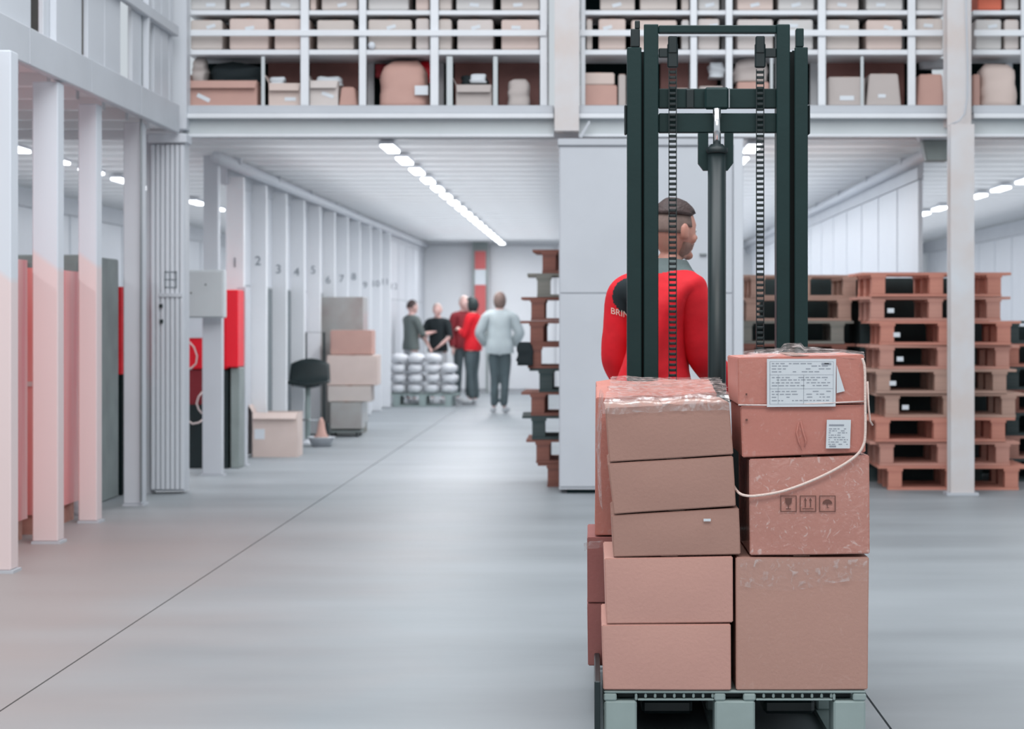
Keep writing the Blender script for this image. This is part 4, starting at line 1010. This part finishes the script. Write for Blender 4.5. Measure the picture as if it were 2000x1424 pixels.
# carriage, forks, body, legs
bx('bottom_crossbar', TEAL, lt, X(1286, YM)-LX, X(1517, YM)-LX, .02, .08, .05, .2, bevel=.004)
bx('fork_carriage', TEAL, lt, X(1240, YM)-LX, X(1565, YM)-LX, -.11, -.045, .10, .55, bevel=.006)
for fx in (.235, .62):
    bx('fork', BLACKP, lt, fx-.08-LX, fx+.08-LX, 7.42-YM, -.02, .06, .105, bevel=.01)
bx('outrigger', BLACKP, lt, X(1161, 7.2)-LX, X(1172.5, 7.2)-LX, 7.17-YM, .1, .03, Z(1328, 7.2), bevel=.003)
bx('outrigger_bridge', BLACKP, lt, X(1161, 7.2)-LX, X(1560, 8.5)-LX, .14, .2, .03, .14)
bx('motor_hood', BLACKP, lt, -.3, .3, .2, .42, .1, .86, bevel=.03, seg=3)
MB().tube([(0, .38, .86), (0, .48, 1.0)], .02, 12).build('tiller', BLACKP, lt); MB().tube([(-.14, .48, 1.0), (.14, .48, 1.0)], .016, 10).build('tiller_grip', BLACKP, lt)
for sx in (-.22, .22): MB().lathe([(.07, -.025), (.08, -.02), (.08, .02), (.07, .025)], 20, Matrix.Translation((sx, .3, .08)) @ Matrix.Rotation(math.pi/2, 4, 'Y')).build('wheel', TEALD, lt)
for wx in (X(1166.7, 7.2)-LX,): MB().lathe([(.028, -.007), (.03, 0), (.028, .007)], 16, Matrix.Translation((wx, 7.25-YM, .03)) @ Matrix.Rotation(math.pi/2, 4, 'Y')).build('wheel', TEALD, lt)

# ================================================================ LOADED PALLET IN FRONT
YF = 7.19
pl = empty('plastic_pallet', (X(1436, YF), YF, 0), 0, 'light grey plastic pallet carrying the cartons on the truck', 'pallet')
PXc = pl.location.x; D_ = 1.2
def pb(px0, px1, py0, py1, d0, d1, nm, m=PGREY, z0=None, bev=.004):
    return bx(nm, m, pl, X(px0, YF)-PXc, X(px1, YF)-PXc, d0, d1, Z(py1, YF) if z0 is None else z0, Z(py0, YF), bevel=bev)
zt = Z(1349, YF)
pb(1179, 1692, 1349, 1354.5, 0, D_, 'deck')
ZR = Z(1369, YF)
for a, b_ in ((1179, 1204.5), (1240, 1245), (1395, 1417), (1452, 1476), (1627, 1632), (1666, 1692)): pb(a, b_, 1355, 1369, 0, .03, 'rim')
pb(1179, 1692, 1369.3, 1373, 0, .03, 'rim_lower') if False else None
for (g0, g1) in ((1245, 1395), (1476, 1627)):
    n_ = 8; wd = (g1-g0)/n_
    for i in range(n_): pb(g0+i*wd+wd*.72, g0+(i+1)*wd-.3, 1355, 1365, .004, .02, 'rib')
    pb(g0, g1, 1365.5, 1369, .002, .025, 'rib_bar')
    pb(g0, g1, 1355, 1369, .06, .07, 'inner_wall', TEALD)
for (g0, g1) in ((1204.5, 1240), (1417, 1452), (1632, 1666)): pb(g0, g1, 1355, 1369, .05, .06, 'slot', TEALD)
for (a, b_) in ((1179, 1245), (1395, 1476), (1627, 1692)):
    for d0 in (0, .54, 1.05):
        bx('block', PGREY, pl, X(a, YF)-PXc+.002, X(b_, YF)-PXc-.002, d0, d0+.15, .02, ZR, bevel=.006)
    bx('skid', PGREY, pl, X(a, YF)-PXc, X(b_, YF)-PXc, 0, D_, 0, .02)
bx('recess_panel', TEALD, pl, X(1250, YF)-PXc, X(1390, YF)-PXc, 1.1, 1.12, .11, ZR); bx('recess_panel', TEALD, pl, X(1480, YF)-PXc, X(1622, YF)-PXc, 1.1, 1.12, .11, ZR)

def load_box(corners, Y, d, m, label, zoff=0, bulge=.004, seam=False, back_lift=0, name='carton', crush=0):
    TL, TR, BR, BL = corners
    q = [P(c[0], c[1], Y) for c in (BL, BR, TR, TL)]; base = (q[0]+q[1])/2; base.z = min(q[0].z, q[1].z)
    r = empty(name, base, 0, label, 'box', 'cartons on the grey pallet')
    nu, nw = 8, 6; bm = bmesh.new()
    bmesh.ops.create_cube(bm, size=2); bmesh.ops.subdivide_edges(bm, edges=bm.edges[:], cuts=7, use_grid_fill=True)
    for v in bm.verts:
        u, wv, t = (v.co.x+1)/2, (v.co.z+1)/2, (v.co.y+1)/2
        p = q[0].lerp(q[1], u).lerp(q[3].lerp(q[2], u), wv); p = p.copy(); p.y = Y+d*t
        if back_lift: p.z += back_lift*t*wv
        bu = math.sin(math.pi*u)*math.sin(math.pi*wv)
        if abs(v.co.y) > .999: p.y += (-bulge if t < .5 else bulge)*bu
        nv = noise.noise_vector(p*4.0+Vector((base.x*9, 0, base.z*7)))*.0018; p += nv
        if crush and wv > .99: p.z += noise.noise(p*14)*crush
        v.co = p-base
    es = [e for e in bm.edges if e.calc_face_angle(0) > .7]
    bmesh.ops.bevel(bm, geom=es, offset=.003, segments=2, affect='EDGES')
    me = bpy.data.meshes.new('body'); bm.to_mesh(me); bm.free(); me.materials.append(m)
    for p in me.polygons: p.use_smooth = True
    me.set_sharp_from_angle(angle=math.radians(20))
    link('body', me, r)
    w_ = (q[1]-q[0]).length/2; hz = (q[3].z+q[2].z)/2-base.z
    bx('tape', TAPE, r, -.025, .025, .02, d-.02, hz+.0015+0, hz+.003) if not crush else None
    return r
L1 = load_box([(1182, 797), (1424, 786), (1432, 888), (1190, 903)], YF, .54, CARD1, 'topmost front carton of the left column on the pallet', crush=0)
L2 = load_box([(1187, 905.5), (1431, 890.5), (1437, 988), (1199, 1005)], YF, .54, CARD1, 'tan carton second from the top in the left column')
L3 = load_box([(1194, 1007), (1443, 992), (1446, 1083), (1198, 1088)], YF+.005, .54, CARD1, 'tan carton third from the top, jutting right, left column')
L4 = load_box([(1180, 1090.5), (1431, 1087), (1432, 1216), (1184, 1218.5)], YF, .54, CARD2, 'pink carton second from the bottom in the left column')
L5 = load_box([(1175, 1221), (1427, 1219), (1428, 1347.5), (1178, 1347.5)], YF-.005, .54, CARD2, 'pink carton at the bottom of the left column')
R1 = load_box([(1440, 699), (1688, 693), (1690, 788), (1442, 791)], YF, .54, CARD3, 'top right carton with the large white delivery sheet')
R2 = load_box([(1447, 793), (1690, 790), (1691, 884), (1450, 893)], YF+.003, .54, CARD3, 'reddish carton with the small white label, right column')
R3 = load_box([(1464, 897), (1697, 889), (1699, 1082), (1465, 1085)], YF, .54, CARD4, 'film-wrapped carton with fragile marks in the right column')
R4 = load_box([(1437, 1089), (1697, 1088), (1695, 1347.5), (1438, 1347.5)], YF, .54, CARD5, 'largest square carton at the bottom of the right column')
# second row
YB2 = 7.80
load_box([(1159, 805), (1405, 790), (1410, 905), (1160, 1060)], YB2, .5, CARD3, 'leaning rear carton showing at the upper left of the load', back_lift=.0) if False else None
load_box([(1164, 775), (1400, 768), (1400, 1046), (1162, 1046)], YB2, .52, CARD3, 'tall rear carton at the upper left of the load', back_lift=.035, crush=.01)
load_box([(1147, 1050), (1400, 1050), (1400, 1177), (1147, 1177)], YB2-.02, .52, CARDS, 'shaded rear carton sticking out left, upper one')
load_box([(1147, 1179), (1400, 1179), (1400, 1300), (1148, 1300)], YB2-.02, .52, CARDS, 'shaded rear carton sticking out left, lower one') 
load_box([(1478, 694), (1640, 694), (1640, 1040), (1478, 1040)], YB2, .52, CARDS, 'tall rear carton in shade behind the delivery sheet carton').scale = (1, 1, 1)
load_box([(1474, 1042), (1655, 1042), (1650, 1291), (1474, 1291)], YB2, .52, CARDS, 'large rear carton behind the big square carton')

bx('white_scrap', PAPER, L3, X(1374, YF)-L3.location.x, X(1388, YF)-L3.location.x, -.012, -.008, Z(1018, YF)-L3.location.z, Z(1013, YF)-L3.location.z)
bx('staple', INKD, R2, X(1456, YF)-R2.location.x, X(1460, YF)-R2.location.x, -.012, -.006, Z(822, YF)-R2.location.z, Z(818, YF)-R2.location.z)
bx('staple', INKD, R1, X(1456, YF)-R1.location.x, X(1459, YF)-R1.location.x, -.012, -.006, Z(772, YF)-R1.location.z, Z(768, YF)-R1.location.z)
# papers and print
def paper(corn, parent, nm, Y, lines):
    q = [P(c[0], c[1], Y)-parent.location for c in corn]
    b = MB().add(list(q)+[v+Vector((0, .001, 0)) for v in q], [(0, 1, 2, 3), (7, 6, 5, 4), (0, 4, 5, 1), (1, 5, 6, 2), (2, 6, 7, 3), (3, 7, 4, 0)])
    o = b.build(nm, PAPER, parent); t = MB()
    for (u0, u1, v0, v1) in lines:
        c = [q[0].lerp(q[1], u).lerp(q[3].lerp(q[2], u), v)+Vector((0, -.0006, 0)) for u, v in ((u0, v0), (u1, v0), (u1, v1), (u0, v1))]; t.add(c, [(0, 1, 2, 3)])
    t.build('print', INK, o) if lines else None
    return o
ln = [(.04, .96, .055, .06), (.04, .96, .33, .336), (.04, .96, .62, .626), (.04, .96, .94, .946), (.53, .536, .33, .94), (.04, .046, .055, .946), (.96, .964, .055, .946), (.16, .164, .33, .94)]
random.seed(3)
for v_ in [.09, .14, .2, .26, .38, .43, .49, .55, .67, .73, .79, .86]:
    u = .07
    while u < .9:
        l_ = random.uniform(.02, .09)
        if random.random() < .72: ln.append((u, min(u+l_, .93), v_, v_+.018))
        u += l_+.02
ln.append((.79, .93, .085, .13))
paper([(1498, 701), (1633, 701), (1632, 794), (1498, 795)], R1, 'delivery_sheet', YF-.0125, ln)
paper([(1634, 712), (1641, 735), (1650, 764), (1634, 768)], R1, 'paper_corner', YF-.010, [])
l2 = [(.1, .72, .16, .22)]
for v_ in [.3, .37, .44, .52, .6, .68, .76, .84]:
    u = .1
    while u < .85:
        l_ = random.uniform(.04, .16); 
        if random.random() < .7: l2.append((u, min(u+l_, .9), v_, v_+.03))
        u += l_+.04
l2.append((.14, .42, .9, .955))
paper([(1615, 820), (1662, 820), (1660, 876), (1613, 876)], R2, 'shipping_label', YF-.0105, l2)
# tape with wrinkles on the right cartons
q = MB().tube([P(1442, 791, YF-.006), P(1500, 791.5, YF-.008), P(1600, 788, YF-.012), P(1688, 784, YF-.009)], .0025, 6); o = q.build('film_fold', FILMW, None, smooth=True)
o.parent = R2; o.location = -R2.location
for pts in (([1560, 825], [1556, 845], [1560, 862], [1566, 880]), ([1564, 822], [1568, 842], [1574, 860], [1571, 874])):
    o = MB().tube([P(a, b_, YF-.005) for a, b_ in pts], [.001, .003, .003, .001], 6).build('crease', CARD3, None, smooth=True); o.parent = R2; o.location = -R2.location
# fragile marks: glass, up arrows, umbrella in frames
fm = MB(); YM3 = YF-.0085
def poly(pts): 
    q = [P(a, b_, YM3) for a, b_ in pts]; fm.add(q, [tuple(range(len(q)))])
def rect(a, b_, c, d): poly([(a, c), (b_, c), (b_, d), (a, d)])
for fx in (1524, 1562, 1600):
    w_ = 32; rect(fx, fx+w_, 968, 969.8); rect(fx, fx+w_, 998.2, 1000); rect(fx, fx+1.8, 969.8, 998.2); rect(fx+w_-1.8, fx+w_, 969.8, 998.2)
poly([(1533, 973), (1547, 973), (1546, 982), (1543, 986), (1537, 986), (1534, 982)]); rect(1539, 1541, 986, 993); rect(1535, 1545, 993, 995)
for ax in (1570, 1580): poly([(ax, 978), (ax+3, 972), (ax+6, 978)]); rect(ax+2, ax+4, 978, 991)
rect(1567, 1589, 993, 994.6)
poly([(1606, 984), (1608, 979), (1613, 975.5), (1619, 975.5), (1624, 979), (1626, 984)]); rect(1615, 1616.6, 984, 992); rect(1616.6, 1619.5, 990.8, 992)
o = fm.build('fragile_marks', INKD, None); o.parent = R3; o.location = -R3.location

# cord
b = MB(); pts = [(1436, 952), (1443, 963), (1456, 968), (1480, 968), (1530, 959), (1590, 937), (1640, 912), (1672, 890), (1686, 870), (1690, 845), (1690, 780), (1689, 720), (1684, 700)]
cur = [P(a, b_, YF-.018) for a, b_ in pts]
cur[0].y += .12; cur[1].y += .03
sm = []
for i in range(len(cur)-1):
    p0, p1, p2, p3 = cur[max(i-1, 0)], cur[i], cur[i+1], cur[min(i+2, len(cur)-1)]
    for j in range(6):
        t = j/6; sm.append(.5*((2*p1)+(-p0+p2)*t+(2*p0-5*p1+4*p2-p3)*t*t+(-p0+3*p1-3*p2+p3)*t**3))
sm.append(cur[-1]); b.tube(sm, .0042, 8)
tag(b.build('cord', ROPE, None, smooth=True), 'pale cord looped across the cartons of the right column', 'cord')
b = MB().tube([P(1694, 745, YF+.03), P(1696, 790, YF+.03), P(1699, 822, YF+.03), P(1704, 830, YF+.05)], .0035, 6)
tag(b.build('strap_end', ROPE, None, smooth=True), 'short white strap end hanging right of the top cartons', 'strap')

# loose stretch film on the top of the left column
def film_material(sc=16, lo=.45, hi=.7, a0=.12, a1=.75, dist=2.5):
    m = bpy.data.materials.new('stretch_film'); m.use_nodes = True; nt = m.node_tree; N = nt.nodes; L = nt.links
    out = N['Material Output']; N.remove(N['Principled BSDF'])
    tr = N.new('ShaderNodeBsdfTransparent'); gl = N.new('ShaderNodeBsdfGlossy'); gl.inputs['Roughness'].default_value = .16
    df = N.new('ShaderNodeBsdfDiffuse'); df.inputs[0].default_value = rgb(228, 210, 206)
    tc = N.new('ShaderNodeTexCoord'); n = N.new('ShaderNodeTexNoise'); n.inputs['Scale'].default_value = sc; n.inputs['Detail'].default_value = 7; n.inputs['Distortion'].default_value = dist
    L.new(tc.outputs['Object'], n.inputs['Vector'])
    r = N.new('ShaderNodeMapRange'); r.inputs[1].default_value = lo; r.inputs[2].default_value = hi; r.inputs[3].default_value = a0; r.inputs[4].default_value = a1
    L.new(n.outputs['Fac'], r.inputs[0])
    m1 = N.new('ShaderNodeMixShader'); m1.inputs[0].default_value = .45; L.new(df.outputs[0], m1.inputs[1]); L.new(gl.outputs[0], m1.inputs[2])
    m2 = N.new('ShaderNodeMixShader'); L.new(r.outputs[0], m2.inputs[0]); L.new(tr.outputs[0], m2.inputs[1]); L.new(m1.outputs[0], m2.inputs[2])
    L.new(m2.outputs[0], out.inputs['Surface']); return m
FILM = film_material(); FILM2 = film_material(34, .54, .74, .04, .7, 1.2)
def film(label, fn, nu, nv, amp, parent=None, m=None):
    b = MB(); vs = []; fs = []
    for j in range(nv+1):
        for i in range(nu+1):
            p = fn(i/nu, j/nv); p = p+noise.noise_vector(p*13)*amp+noise.noise_vector(p*40)*amp*.4; vs.append(p)
    for j in range(nv):
        for i in range(nu): a = j*(nu+1)+i; fs.append((a, a+1, a+nu+2, a+nu+1))
    b.add(vs, fs); o = b.build('stretch_film', m or FILM, None, smooth=True); tag(o, label, 'film'); return o
def f1(u, v):      # over the top: front drop then back
    if v < .12: return P(1178+u*249, 810-u*9-v/.12*22, YF-.012)
    t = (v-.12)/.88; a = P(1180+u*246, 788-u*9, YF-.008); z_ = a.z+.012+.012*math.sin(t*3.1)
    y_ = YF-.008+t*1.15; bz = 1.105-.01*u
    return Vector((a.x-.0+t*.035*(1-u)+t*.03*u, y_, z_*(1-t)+bz*t))
film('crumpled clear film over the top of the left cartons', f1, 46, 40, .008)
def f2(u, v): a = P(1186-8*u, 792, YF-.01+u*.5); return Vector((a.x-.012-.01*math.sin(v*3)+.0*u, YF+.02+u*.55, 1.075-v*.36))
film('clear film hanging down the left side of the load', f2, 14, 20, .006)
def f3(u, v): return P(1142+u*36, 1058-8*u+v*16, 7.74)+Vector((0, -.02+.02*math.sin(u*6), 0))
film('crumpled white film scrap on the shaded left carton', f3, 12, 6, .007)
def f4(u, v): return P(1446+u*248, 1092+v*(52+10*math.sin(u*5)), YF-.0125-.002*math.sin(u*9))
film('speckled clear film over the upper part of the big square carton', f4, 40, 12, .002, m=FILM2)
def f5(u, v): return P(1452+u*236, 702-v*16-8*math.sin(u*3.1)-(8 if .32 < u < .5 else 0)*v, YF-.004+v*.3)
film('rumpled film edge on the top right carton', f5, 36, 8, .004)
